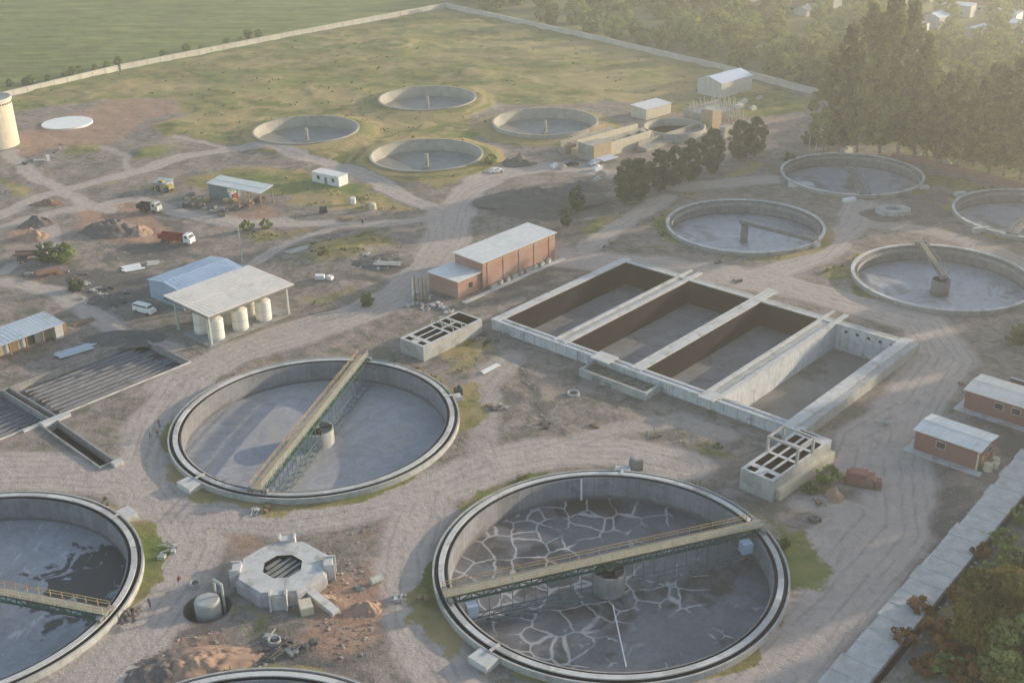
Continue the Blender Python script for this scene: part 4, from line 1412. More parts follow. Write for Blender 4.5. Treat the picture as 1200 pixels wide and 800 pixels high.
bs = thing('blue_shed', 'shed with a light blue pitched metal roof behind the open white roofed shed', 'shed', (-73.7, 245.2, 0), R(50.5))
walls(bs, 17.6, 12.4, 4.4, M['panel_blue'])
gable(bs, 17.6, 12.4, 4.4, .9, .3, M['roof_blue'], M['panel_blue'], 'x')
windows(bs, 'left', 17, 12.4, (3.2,), 1.6, 1.2, 2.2, 'dark')

lh = thing('long_hut', 'long low hut with a pale blue roof and open bays at the left edge', 'hut', (-105.4, 221.4, 0), R(49.4))
mono(lh, 35, 7.2, 3.3, 3.7, .4, M['roof_pale'], .14)
lh.location = tuple(frame_pts((-105.4, 221.4), R(49.4), [(-21., 0)])[0]) + (0,)
walls(lh, 35, 7.2, 3.3, M['wall_pale'], y0=2.2, H2=3.7, name='walls')
for i in range(10):
    MB().b2(.3 + i * 3.75, .6 + i * 3.75, .1, .4, -.3, 3.25).build('post', M['wood'], lh)
    MB().b2(1.2 + i * 3.75, 3.2 + i * 3.75, 2.12, 2.19, 0, 2.2).build('door', M[('wood', 'dark', 'tan')[i % 3]], lh)
MB().b2(33.2, 35, .05, 2.15, -.3, 3.2).build('end_room', M['wall_pale'], lh)

# pale hall at the back
fs = thing('metal_hall', 'pale metal hall with a bluish white roof near the back perimeter wall', 'building', (77.9, 429., 0), R(43))
walls(fs, 18.5, 11., 5.4, M['wall_pale'])
gable(fs, 18.5, 11., 5.4, 1.7, .2, M['roof_pale2'], M['wall_pale'], 'x')
MB().b2(18.48, 18.58, 3.5, 7.5, 0, 4.2).build('door', M['steel_grey'], fs)

ws = thing('site_office', 'small flat white office hut with dark windows beside the back road', 'hut', (-58.3, 338.8, 0), R(-35))
walls(ws, 10.6, 4.0, 2.9, M['white'])
MB().b2(-.15, 10.75, -.15, 4.15, 2.9, 3.06).build('roof', M['roof_white'], ws)
windows(ws, 'front', 10, 4, (2.6, 8.4), 1.0, 1.0, 1.2, 'wall_pale')
MB().b2(5.0, 6.0, -.08, .02, 0, 2.1).build('door', M['steel_grey'], ws)

cw = thing('workshop_shed', 'workshop shed with a pale green single pitch roof on poles', 'shed', (-85.8, 325.2, 0), R(-31))
mono(cw, 19.5, 5.2, 4.3, 5.0, .3, M['roof_green'], .14)
walls(cw, 7.2, 5.2, 4.25, M['wall_green'], H2=4.9)
for x in (11., 15., 19.3):
    for y in (.1, 5.1): MB().b2(x - .12, x + .12, y - .12, y + .12, -.4, 4.4 + .1 * y).build('pole', M['wood'], cw)
MB().b2(7.22, 8.4, .4, 2.2, -.2, 2.6).build('cabinet', M['white'], cw)
MB().b2(8.42, 8.9, .5, 2., -.2, 2.2).build('red_door', M['red'], cw)

# water tower at the left edge
tw = thing('water_tower', 'tall round pale masonry tower with flat top at the left edge', 'tower', (-169.5, 384.5, 0))
MB().lathe([(7.2, -.5), (7.2, 15.6), (6.9, 15.6), (6.9, 15.2), (.01, 15.2)], 64).build('shaft', M['wall_cream'], tw)
MB().lathe([(7.2, 15.0), (7.45, 15.0), (7.45, 15.9), (6.9, 15.9), (6.9, 15.6)], 64).build('rim', M['wall_pale'], tw)
for i in range(12):
    a = R(-70 + i * 8)
    MB().box((7.22 * math.cos(a), 7.22 * math.sin(a), 14.2), (.12, .6, .5), a).build('vent', M['dark'], tw)

# round white slab
p = G(79, 145)
rs = MB().lathe([(8.6, -.3), (8.6, .45), (.01, .45)], 48).build('round_slab', M['white']); rs.location = (p.x, p.y, 0)
tag(rs, 'flat round white concrete slab on red soil beside the tower', 'concrete slab')


# ------------------------------------------------------------------ perimeter walls and concrete strip
def per_wall(pts, h, label, w=.5, m='perim', cap=True, name='perimeter_wall'):
    t = thing(name, label, 'wall', (pts[0][0], pts[0][1], 0))
    o = Vector((pts[0][0], pts[0][1], 0))
    b = MB(); c = MB(); q = MB()
    for a, e in zip(pts[:-1], pts[1:]):
        a, e = Vector((*a, 0)) - o, Vector((*e, 0)) - o
        d = (e - a).normalized()
        b.bar(a + Vector((0, 0, h / 2 - .6)), e + Vector((0, 0, h / 2 - .6)), w, h + 1.2)
        c.bar(a + Vector((0, 0, h + .08)), e + Vector((0, 0, h + .08)), w + .3, .16)
        n = int((e - a).length / 6)
        for i in range(n + 1):
            p = a + (e - a) * (i / max(1, n))
            q.box((p.x, p.y, h / 2), (w + .25, .5, h + .2), math.atan2(d.y, d.x) + math.pi / 2)
    b.build('panels', M[m], t)
    if cap: c.build('capping', M[m], t)
    q.build('posts', M[m], t)
    return t


corner = tuple(G(521, 9)[:2])
per_wall([tuple(G(-420, 178)[:2]), tuple(G(0, 116)[:2]), tuple(G(138, 83)[:2])], 2.1, 'cream perimeter wall along the green field, part left of the gap')
per_wall([tuple(G(142, 82)[:2]), tuple(G(330, 45)[:2]), corner], 2.1, 'cream perimeter wall along the green field, part right of the gap')
per_wall([corner, tuple(G(690, 46)[:2]), tuple(G(860, 86)[:2]), tuple(G(962, 113)[:2])], 2.2, 'long pale perimeter wall in front of the woodland, passing behind the metal hall')
per_wall([tuple(G(1046, 186)[:2]), tuple(G(1075, 192)[:2]), tuple(G(1140, 207)[:2]), tuple(G(1200, 223)[:2]), tuple(G(1330, 262)[:2])], 1.7, 'low brick perimeter wall under the dark trees at the right', m='brick_dark', cap=True)

# concrete strip road at lower right: slabs poured one by one
st = thing('concrete_road', None, None, (39.2, 120.3, 0), R(49.4))
tag(st, kind='structure')
sb_ = MB()
x = -40.
while x < 330:
    L = 3.6
    dz = rnd.uniform(0, .02)
    wv = rnd.uniform(-.3, .3)
    sb_.box((x + L / 2, -2.6 + wv * .5, .22 + dz), (L - .02, 5.1 + wv, .5))
    x += L
sb_.build('slabs', M['slab'], st)
r2_ = MB()
x = -40.
while x < 330:
    r2_.box((x, -2.6, .52), (.13, 5.15, .07)); x += 3.6
r2_.build('joint_ribs', M['slab_rib'], st)
MB().b2(-40, 330, -6.1, -5.4, -.8, .1).build('edge_drain', M['bitumen'], st)


# ------------------------------------------------------------------ trees
def crown_mesh(name, seed, H, base, rad, lobes, per, leaf, mat_, squash=1.0, shape='round', fill=.18):
    """leaf-sized faces in clumps on lobes hung along the limbs"""
    r = np.random.RandomState(seed)
    cs = []
    for i in range(lobes):
        f = (i + r.rand()) / lobes
        z = base + (H - base) * f
        if shape == 'round': pr = math.sin(math.pi * min(.97, max(.06, f * .9 + .06))) ** .6
        elif shape == 'tall': pr = (.55 + .45 * math.sin(math.pi * (f * .85 + .1))) * (1 - .7 * max(0, f - .55) / .45)
        else: pr = (1 - f) ** .7 + .08
        a = i * 2.399 + r.rand() * 1.2
        d = rad * pr * (.25 + .75 * math.sqrt(r.rand()))
        cs.append((d * math.cos(a), d * math.sin(a), z, rad * (fill + .24 * r.rand() ** 1.5) * (1.1 - .35 * f)))
    V = []; CL = []
    for (x, y, z, s) in cs:
        n = int(per * (s / (rad * .35)) ** 2)
        u = r.normal(size=(n, 3)); u /= np.linalg.norm(u, axis=1)[:, None]
        rr = s * (.55 + .5 * r.rand(n) ** .5)
        c = u * rr[:, None] * np.array([1, 1, .8 * squash]) + np.array([x, y, z])
        t1 = r.normal(size=(n, 3)); t1 /= np.linalg.norm(t1, axis=1)[:, None]
        nrm = u + .9 * r.normal(size=(n, 3)) * .6
        t2 = np.cross(nrm, t1); t2 /= (np.linalg.norm(t2, axis=1)[:, None] + 1e-6)
        t1 = np.cross(t2, nrm); t1 /= (np.linalg.norm(t1, axis=1)[:, None] + 1e-6)
        sz = leaf * (.5 + r.rand(n))[:, None]
        V.append(np.stack([c - t1 * sz - t2 * sz * .4, c + t2 * sz * .6, c + t1 * sz - t2 * sz * .2, c - t2 * sz * .9], 1))
        CL.append(np.full(n, r.rand()))
    V = np.concatenate(V); CL = np.concatenate(CL)
    V[:, :, 2] = np.maximum(V[:, :, 2], .25)
    n = len(V)
    me = bpy.data.meshes.new(name)
    me.vertices.add(n * 4); me.vertices.foreach_set('co', V.reshape(-1).astype(np.float32))
    me.loops.add(n * 4); me.loops.foreach_set('vertex_index', np.arange(n * 4, dtype=np.int32))
    me.polygons.add(n); me.polygons.foreach_set('loop_start', np.arange(0, n * 4, 4, dtype=np.int32))
    me.materials.append(mat_)
    me.update(calc_edges=True)
    at_ = me.attributes.new('clump', 'FLOAT', 'FACE'); at_.data.foreach_set('value', CL.astype(np.float32))
    return me, cs


def tree_proto(name, label, cat, seed, H, base, rad, lobes, per, leaf, leafm, barkm='bark', tr=.35, shape='round', group=None, fill=.18):
    t = thing(name, label, cat, (0, 0, 0), 0, group)
    me, cs = crown_mesh('crown', seed, H, base, rad, lobes, per, leaf, M[leafm], shape=shape, fill=fill)
    c = bpy.data.objects.new('crown', me); COL.objects.link(c); c.parent = t
    b = MB()
    r = random.Random(seed)
    px, py = 0, 0
    prev = Vector((0, 0, -.4)); n = 6
    top = H * .82
    path = [prev]
    for i in range(1, n + 1):
        p = Vector((r.uniform(-1, 1) * tr * 1.2, r.uniform(-1, 1) * tr * 1.2, top * i / n)); path.append(p)
    for i in range(n):
        b.tube(path[i], path[i + 1], tr * (1.15 - .9 * i / n), 8, tr * (1.15 - .9 * (i + 1) / n))
    for (x, y, z, s) in cs[:: max(1, len(cs) // 14)]:
        zz = max(base * .6, z - (abs(x) + abs(y)) * .7)
        k = min(n - 1, int(zz / top * n))
        a = path[k].lerp(path[k + 1], zz / top * n - k) if zz < top else path[-1]
        b.tube(a, (x, y, z), tr * .35, 5, tr * .1)
    b.build('trunk', M[barkm], t, True)
    return t


PROTO = {}


def plant(kind, x, y, s=1., rz=None, label=None, group=None, z=None, sz=None):
    t, used = PROTO[kind]
    o = t if not used else copy_tree(t)
    PROTO[kind][1] = True
    o.location = (x, y, (gz(x, y) if z is None else z) - .1)
    o.rotation_euler = (0, 0, rnd.random() * 6.28 if rz is None else rz)
    o.scale = (s, s, sz or s)
    if label: o['label'] = label
    if group: o['group'] = group
    return o


def proto(k, *a, **kw): PROTO[k] = [tree_proto(*a, **kw), False]


for i, (lm, sd) in enumerate((('leaf_euc', 3), ('leaf_euc2', 8), ('leaf_euc', 15))):
    proto('euc%d' % i, 'eucalyptus_tree', '', 'tree', sd, 44, 4, 6.8, 92, 240, .38, lm, 'bark_pale', .6, 'tall')
for i, (lm, sd) in enumerate((('leaf_dark', 21), ('leaf_dark', 22))):
    proto('row%d' % i, 'bushy_tree', '', 'tree', sd, 13, 1.8, 3.6, 48, 230, .24, lm, 'bark', .25, 'round', fill=.22)
for i, (lm, sd) in enumerate((('leaf_green', 31), ('leaf_olive', 32), ('leaf_green', 33), ('leaf_olive', 35))):
    proto('wood%d' % i, 'broadleaf_tree', '', 'tree', sd, 11, 1.0, 5.4, 38, 150, .36, lm, 'bark', .28, 'round')
proto('autumn', 'autumn_tree', '', 'tree', 41, 13, 1.5, 6.0, 70, 520, .24, 'leaf_autumn', 'bark', .3, 'round', fill=.22)
proto('autumn2', 'autumn_tree', '', 'tree', 44, 10, .8, 5.0, 46, 380, .26, 'leaf_olive', 'bark', .3, 'round')
proto('bushy', 'shrub', '', 'shrub', 51, 2.6, .2, 1.7, 16, 90, .20, 'leaf_green', 'bark', .06, 'round')
proto('bushd', 'shrub', '', 'shrub', 52, 2.8, .2, 1.9, 16, 90, .20, 'leaf_dark', 'bark', .06, 'round')
proto('busho', 'shrub', '', 'shrub', 53, 2.2, .1, 1.9, 16, 110, .18, 'leaf_orange', 'bark', .05, 'round')


def at(px, py): g = G(px, py); return g.x, g.y


BELT_GAPS = {(0, 9), (1, 9), (2, 10), (3, 9), (0, 15), (1, 15), (0, 4)}
# tall eucalyptus group: (x, base y, scale, proto, words)
EU = [(966, 178, .70, 0, 'shorter eucalyptus tree at the left edge of the tall group'),
      (984, 178, .88, 1, 'eucalyptus tree second from the left in the tall group'),
      (1005, 181, 1.03, 2, 'tall eucalyptus tree left of the tallest one'),
      (1030, 183, 1.13, 0, 'tallest eucalyptus tree, its top cut by the upper edge of the photo'),
      (1052, 181, 1.05, 1, 'tall eucalyptus tree right of the tallest one'),
      (1072, 184, .84, 2, 'eucalyptus tree at the right end of the tall group'),
      (1016, 164, .92, 1, 'eucalyptus tree standing behind the tallest ones'),
      (1086, 182, .58, 0, 'lower eucalyptus tree between the tall group and the dark trees at right')]
for (a, b_, s, k, lab) in EU:
    x, y = at(a, b_); plant('euc%d' % k, x, y, .62 + .22 * s, label=lab, group='tall eucalyptus group', sz=s)
EU2 = [(1100, 190, .62, 1), (1122, 196, .66, 2), (1140, 194, .60, 1), (1158, 204, .74, 2), (1176, 206, .78, 1), (1196, 212, .84, 0), (1216, 218, .9, 1),
       (1112, 180, .62, 2), (1150, 186, .66, 1), (1188, 196, .78, 2), (1235, 225, .9, 2)]
w2_ = ('leftmost', 'second from the left', 'third from the left', 'fourth from the left', 'fifth from the left', 'cut by the right edge', 'just outside the right edge',
       'rear left', 'rear middle', 'rear right', 'far outside the right edge')
for (a, b_, s, k), lw in zip(EU2, w2_):
    x, y = at(a, b_); plant('euc%d' % k, x, y, s * .95, label='dark broad tree behind the low brick wall, ' + lw + (' of its group' if lw.startswith(('left', 'second', 'third', 'fourth', 'fifth', 'rear')) else ''), group='dark trees behind the low brick wall', sz=s)

ROW = [(663, 268, .42, 'small rounded tree near the far corner of the brick hall'), (676, 250, .55, 'low tree at the lower end of the tree row'), (733, 240, .95, 'first full size tree at the lower end of the row'),
       (748, 234, .9, 'tree second from the lower end of the row'), (772, 224, .92, 'tree third from the lower end of the row'), (790, 218, .88, 'tree in the middle of the row'),
       (808, 212, .95, 'tree just above the middle of the row'), (834, 201, 1.0, 'tree standing alone in a gap of the row'), (866, 189, .95, 'dark tree second from the upper end of the row'), (884, 184, .92, 'dark tree at the upper end of the row')]
for i, (a, b_, s, lab) in enumerate(ROW):
    x, y = at(a, b_); plant('row%d' % (i % 2), x, y, s, label='dark bushy ' + lab if not lab.startswith('dark') else lab, group='row of dark bushy trees')

# unseen tall trees added outside the frame on the right to shade the plant
bi = 0
for row in range(4):
    for j in range(26):
        by = -40 + j * 15 + rnd.uniform(-5, 5)
        bx = max(150, .62 * by + 52) + row * 17 + rnd.uniform(-5, 5)
        if proj(bx - 11, by)[0] < 1225 or proj(bx - 11, by, 40)[0] < 1210: continue
        if (row, j) in BELT_GAPS or 176 < by < 198 or 146 < by < 160: continue  # openings left so some sun still reaches the framed chamber
        plant('euc%d' % (bi % 3), bx, by, 1.15, label='unseen tall eucalyptus tree added outside the right edge to shade the plant', group='added shade trees outside the frame', z=0, sz=rnd.uniform(.85, 1.05))
        bi += 1

# woodland beyond the wall, tree by tree
wi = 0
WTREE = []
rr = random.Random(5)
for _ in range(4000):
    px, py = rr.uniform(530, 1230), rr.uniform(-45, 150)
    g = G(px, py)
    if px < 955:
        wall_y = np.interp(px, [521, 690, 860, 962], [9, 46, 86, 113])
    else:
        wall_y = np.interp(px, [962, 1046, 1200, 1300], [113, 150, 178, 200])
    if py > wall_y - 3: continue
    dens = .25 + .75 * np.interp(px, [520, 640, 780, 1200], [.0, .35, 1., .9])
    if px > 1070 and py < 120: dens *= .6
    if rr.random() > dens: continue
    if any((g.x - q[0]) ** 2 + (g.y - q[1]) ** 2 < 8.0 ** 2 for q in WTREE): continue
    WTREE.append((g.x, g.y, px, py))
    if len(WTREE) > 260: break
for i, (x, y, px, py) in enumerate(WTREE):
    s = rr.uniform(.6, 1.25) if px < 1060 else rr.uniform(.6, 1.2)
    plant('wood%d' % rr.randrange(4), x, y, s, label='green broadleaf tree in the woodland beyond the perimeter wall', group='woodland trees beyond the perimeter wall', z=0)

for i in range(26):
    t_ = (i + rr.random() * .7) / 26
    p_ = G(-40, 124).lerp(G(330, 45), t_ ** 1.4)
    x, y = p_.x - 3 - rr.random() * 6, p_.y + 5 + rr.random() * 9
    plant('wood%d' % rr.randrange(4), x, y, rr.uniform(.18, .38), label='dark green bush in the green field just beyond the cream perimeter wall', group='bushes along the outer side of the field wall', z=0)
# lower right corner
x, y = at(1165, 760); plant('autumn', x, y, .92, label='large olive and ochre tree in the lower right corner')
x, y = at(1205, 735); plant('autumn2', x, y, 1.0, label='dark olive tree cut by the right edge in the lower right corner', group='trees right of the concrete road')
x, y = at(1190, 800); plant('autumn2', x, y, 1.0, label='dark olive tree cut by the lower right corner of the photo', group='trees right of the concrete road')
for i, (a, b_, s) in enumerate(((1075, 715, .9), (1095, 742, 1.2), (1060, 752, .9), (1105, 765, 1.1), (1120, 700, .8), (1085, 785, 1.0), (1130, 795, 1.3), (1150, 650, .8))):
    x, y = at(a, b_); plant('busho', x, y, s, label='orange brown shrub on the bare strip right of the concrete road', group='orange shrubs right of the concrete road')
for i, (a, b_, s) in enumerate(((1175, 640, 1.2), (1188, 668, 1.5), (1160, 676, 1.0), (1140, 735, 1.1), (1110, 790, 1.2), (1196, 610, 1.1))):
    x, y = at(a, b_); plant('bushy', x, y, s, label='yellow green bush in the lower right corner beyond the concrete road', group='green bushes right of the concrete road')
SH = [(430, 358, 'bushd', 1.0, 'dark green shrub by itself on bare ground left of the brick hall'), (1192, 402, 'bushd', 1.3, 'dark shrub cut by the right edge above the brick houses'),
      (74, 308, 'bushy', 1.8, 'yellow green shrub beside a pale truck at the left'), (56, 306, 'bushd', 1.6, 'dark shrub beside a pale truck at the left'),
      (970, 564, 'bushy', 1.2, 'green shrub beside the concrete chamber with the frame'), (950, 578, 'bushy', .8, 'low green shrub below the concrete chamber with the frame'),
      (576, 196, 'bushy', 1.2, 'shrub at the right side of the basin with grassy bank'), (290, 270, 'bushy', 1.1, 'shrub on the grass strip behind the blue shed, left one'),
      (312, 268, 'bushy', 1.0, 'shrub on the grass strip behind the blue shed, right one'), (90, 340, 'bushd', 1.0, 'dark shrub among the scrap at the left'),
      (948, 168, 'bushd', 1.5, 'dark shrub left of the tall eucalyptus trees'), (925, 190, 'bushd', 1.0, 'dark shrub on the bare ground above the pale flat slab')]
for (a, b_, k, s, lab) in SH:
    x, y = at(a, b_); plant(k, x, y, s, label=lab)

# weeds on every grassy patch: uncountable, one object
def weeds():
    r = np.random.RandomState(4)
    N = 60000
    px = r.rand(N) * 1300 - 50; py = r.rand(N) ** .75 * 800
    pts = np.array([G(a, b_)[:2] for a, b_ in zip(px, py)])
    road, grass, red, dark, field, wood = ground_masks(pts[:, 0], pts[:, 1])
    n = np_noise(pts[:, 0], pts[:, 1], 5, 21, 4)
    ok = (grass * .8 + n > 1.08) & (road < .3) | (wood > .5) & (n > .55)
    for h in holes: ok &= ~inside(pts[:, 0], pts[:, 1], h)
    for k, (cx, cy, rd) in TANKS.items(): ok &= np.hypot(pts[:, 0] - cx, pts[:, 1] - cy) > rd + 1.7
    ok &= (pts[:, 1] < 330) | (r.rand(N) < .12)
    pts = pts[ok][:8000]
    a = ground_masks(pts[:, 0], pts[:, 1])
    Z = ground_height(pts[:, 0], pts[:, 1], a[0], a[1], a[4], a[5])
    V = []
    for (x, y), z in zip(pts, Z):
        s = .22 + r.rand() * .5
        k = 7
        c = r.normal(size=(k, 3)) * np.array([s * .8, s * .8, s * .25]) + np.array([x, y, z + s * .35])
        d1 = r.normal(size=(k, 3)) * s * .45; d2 = r.normal(size=(k, 3)) * s * .3 + np.array([0, 0, s * .3])
        V.append(np.stack([c - d1, c - d2 * .3, c + d1, c + d2], 1))
    V = np.concatenate(V); n = len(V)
    me = bpy.data.meshes.new('weeds')
    me.vertices.add(n * 4); me.vertices.foreach_set('co', V.reshape(-1).astype(np.float32))
    me.loops.add(n * 4); me.loops.foreach_set('vertex_index', np.arange(n * 4, dtype=np.int32))
    me.polygons.add(n); me.polygons.foreach_set('loop_start', np.arange(0, n * 4, 4, dtype=np.int32))
    me.materials.append(M['weed']); me.update(calc_edges=True)
    o = bpy.data.objects.new('weeds', me); COL.objects.link(o)
    tag(o, 'low weeds and grass tufts over the waste ground', 'weeds', kind='stuff')


weeds()


def stones():
    r = np.random.RandomState(14)
    N = 30000
    px = r.rand(N) * 1260 - 30; py = r.rand(N) * 640 + 170
    pts = np.array([G(a, b_)[:2] for a, b_ in zip(px, py)])
    road, grass, red, dark, field, wood = ground_masks(pts[:, 0], pts[:, 1])
    n = np_noise(pts[:, 0], pts[:, 1], 7, 33, 4)
    ok = (n + .25 * np.maximum(red, dark) > .68) & (road < .35) & (wood < .1)
    for h in holes: ok &= ~inside(pts[:, 0], pts[:, 1], h)
    for k, (cx, cy, rd) in TANKS.items(): ok &= np.hypot(pts[:, 0] - cx, pts[:, 1] - cy) > rd + 1.7
    pts = pts[ok][:4500]
    a = ground_masks(pts[:, 0], pts[:, 1])
    Z = ground_height(pts[:, 0], pts[:, 1], a[0], a[1], a[4], a[5])
    mb = MB()
    for (x, y), z in zip(pts, Z):
        s = .09 + .3 * r.rand() ** 3
        mb.box((x, y, z + s * .15), (s * 1.3, s, s * .6), r.rand() * 3, r.rand() * .6 - .3)
    o = mb.build('stones', M['stone'])
    tag(o, 'loose stones strewn over the bare soil', 'stones', kind='stuff')


stones()


# ------------------------------------------------------------------ far town
def town():
    r = random.Random(9)
    cols = ['wall_pale', 'wall_cream', 'white', 'brick_dark', 'wall_pale']
    roofs = ['roof_white', 'roof_pale', 'roof_pale2', 'tan', 'brick_dark', 'steel_grey']
    spots = [(880, 3), (905, 8), (922, 14), (938, 2), (945, 20), (960, 8), (800, 4), (838, 0), (1090, 4), (1102, 18), (1100, 34), (1142, 50), (1125, 12), (1150, 6), (1160, 26), (1180, 40),
             (1190, 12), (1210, 30), (1075, 40), (1085, 62), (1150, 78), (1195, 62), (770, -6), (905, -8), (870, -14), (1110, -10), (1170, -12), (985, 0), (1060, 8), (1070, -8)]
    lab = {0: 'small pale house with a %s roof in the far town, ', }
    for i, (px, py) in enumerate(spots):
        g = G(px, py)
        L, W, H = r.uniform(8, 15), r.uniform(6, 10), r.uniform(3, 5.5)
        rc = r.choice(roofs); wc = r.choice(cols)
        nm = {'roof_white': 'white', 'roof_pale': 'pale blue', 'roof_pale2': 'bluish', 'tan': 'tan', 'brick_dark': 'dark red', 'steel_grey': 'grey'}[rc]
        t = thing('town_house', 'small far town house with a %s roof' % nm, 'house', (g.x, g.y, 0), BA + r.choice((0, math.pi / 2)) + r.uniform(-.15, .15), 'houses of the far town')
        walls(t, L, W, H, M[wc])
        if r.random() < .6: gable(t, L, W, H, r.uniform(.8, 1.8), .3, M[rc], M[wc], 'x')
        else: mono(t, L, W, H, H + .4, .2, M[rc])
        windows(t, 'front', L, W, [L * .3, L * .7], 1.2, 1.1, 1.1)
        MB().b2(L * .48, L * .48 + 1, -.07, .02, 0, 2.1).build('door', M['wood'], t)


town()


# ------------------------------------------------------------------ vehicles
def wheel(parent, x, y, r=.35, w=.22):
    o = MB().tube((x, y - w / 2, r), (x, y + w / 2, r), r, 14).build('wheel', M['rubber'], parent)
    MB().tube((x, y - w / 2 - .02, r), (x, y + w / 2 + .02, r), r * .5, 10).build('rim', M['steel_grey'], o)


def car(px, py, ang, label, bm, kind='car', L=4.5, group=None):
    g = G(px, py)
    t = thing('parked_' + kind, label, kind, (g.x, g.y, gz(g.x, g.y)), ang, group)
    W = 1.8 if kind == 'car' else 2.0
    prof = {'car': [(-.5, .35), (-.5, .85), (-.47, .95), (-.30, .98), (-.20, 1.42), (.16, 1.45), (.28, 1.0), (.46, .88), (.5, .7), (.5, .35)],
            'van': [(-.5, .4), (-.5, 1.9), (-.48, 2.05), (.28, 2.05), (.40, 1.3), (.49, 1.1), (.5, .4)],
            'pickup': [(-.5, .5), (-.5, 1.15), (-.08, 1.15), (-.06, 1.75), (.14, 1.78), (.26, 1.2), (.48, 1.05), (.5, .5)]}[kind]
    b = MB()
    n = len(prof)
    vs = []
    for s in (-1, 1):
        for (x, z) in prof:
            k = .5 if z < 1.1 else .42
            vs.append((x * L, s * W * k, z))
    b.add(vs, [(i, (i + 1) % n, n + (i + 1) % n, n + i) for i in range(n)] + [tuple(range(n)), tuple(range(2 * n - 1, n - 1, -1))])
    body = b.build('body', M[bm], t)
    g_ = MB()
    zt = max(p[1] for p in prof)
    xs = [p[0] * L for p in prof if p[1] > zt - .12]
    x0, x1 = min(xs), max(xs)
    for s in (-1, 1):
        g_.b2(x0 + .1, x1 - .05, s * W * .43 - .04 + .03 * s, s * W * .43 + .04 + .03 * s, zt - .42, zt - .1)
    g_.add([(x1 + .05, -W * .36, zt - .07), (x1 + .05, W * .36, zt - .07), (x1 + .52, W * .4, zt - .42), (x1 + .52, -W * .4, zt - .42)], [(0, 1, 2, 3)])
    g_.build('windows', M['glass'], t, normals=False)
    if kind == 'pickup':
        MB().b2(-.48 * L, -.1 * L, -W * .42, W * .42, 1.14, 1.17).build('cargo_bed', M['dark'], t)
    for s in (-1, 1):
        MB().b2(L * .5 - .02, L * .5 + .03, s * W * .36 - .15, s * W * .36 + .15, .62, .78).build('headlight', M['white'], t)
        for x in (-.31 * L, .32 * L): wheel(t, x, s * (W / 2 - .06))
    return t


def truck(px, py, ang, label, cabm, bedm, L=8.5, kind='dump'):
    g = G(px, py)
    t = thing('dump_truck' if kind == 'dump' else 'flatbed_truck', label, 'truck', (g.x, g.y, gz(g.x, g.y)), ang)
    W = 2.5
    MB().b2(-L / 2, L / 2, -.45, .45, .75, 1.05).build('chassis', M['dark'], t)
    c = MB()
    x0, x1 = L / 2 - 2.1, L / 2
    prof = [(x0, .8), (x0, 2.9), (x1 - .75, 2.95), (x1 - .15, 2.0), (x1, 1.9), (x1, .7)]
    vs = [(x, s * W / 2 * .96, z) for s in (-1, 1) for x, z in prof]; n = 6
    c.add(vs, [(i, (i + 1) % n, n + (i + 1) % n, n + i) for i in range(n)] + [tuple(range(n)), tuple(range(2 * n - 1, n - 1, -1))])
    cab = c.build('cab', M[cabm], t)
    w = MB()
    w.add([(x1 - .70, -1.05, 2.86), (x1 - .70, 1.05, 2.86), (x1 - .14, 1.05, 2.08), (x1 - .14, -1.05, 2.08)], [(0, 1, 2, 3)])
    for s in (-1, 1): w.b2(x0 + .5, x1 - .9, s * 1.21 - .03, s * 1.21 + .03, 2.0, 2.65)
    w.build('window', M['glass'], cab, normals=False)
    b = MB()
    bx0, bx1 = -L / 2 - .2, x0 - .25
    if kind == 'dump':
        zb_ = 1.25
        b.b2(bx0, bx1, -W / 2, W / 2, zb_ - .15, zb_)
        b.b2(bx0, bx1, -W / 2, -W / 2 + .1, zb_, zb_ + 1.2); b.b2(bx0, bx1, W / 2 - .1, W / 2, zb_, zb_ + 1.2)
        b.b2(bx1 - .1, bx1, -W / 2 + .1, W / 2 - .1, zb_, zb_ + 1.5); b.b2(bx0, bx0 + .1, -W / 2 + .1, W / 2 - .1, zb_, zb_ + 1.1)
        for i in range(5):
            x = lerp(bx0 + .5, bx1 - .6, i / 4)
            b.b2(x, x + .12, -W / 2 - .08, -W / 2, zb_ - .1, zb_ + 1.2); b.b2(x, x + .12, W / 2, W / 2 + .08, zb_ - .1, zb_ + 1.2)
        b.build('dump_body', M[bedm], t)
    else:
        b.b2(bx0, bx1, -W / 2, W / 2, 1.15, 1.35); b.b2(bx0, bx1, -W / 2, -W / 2 + .08, 1.35, 1.8); b.b2(bx0, bx1, W / 2 - .08, W / 2, 1.35, 1.8)
        b.build('flat_bed', M[bedm], t)
    for x in (L / 2 - 1.3, -L / 2 + 2.4, -L / 2 + 1.1):
        for s in (-1, 1): wheel(t, x, s * 1.05, .52, .35)
    return t


truck(208, 284, R(-20), 'red dump truck with a white cab standing behind the blue shed', 'white', 'red', 9.5)
truck(176, 248, R(-18), 'dark lorry with a pale front parked on the dirt yard', 'rail_white', 'darkpaint', 6.5)
car(170, 366, R(-30), 'white van parked left of the blue shed', 'white', 'van', 5.6)
car(581, 203, R(30), 'pale car parked at the foot of the grassy basin bank', 'roof_green', 'car', 4.6)
car(697, 193, R(40), 'pale blue car parked under the trees at the construction site', 'roof_pale', 'car', 4.8)

truck(38, 303, R(5), 'pale cream flatbed truck among shrubs at the left', 'wall_cream', 'wood', 8., 'flat')
car(670, 194, R(10), 'small dark car beside the dark soil heap near the construction site', 'darkpaint', 'car', 4.2)


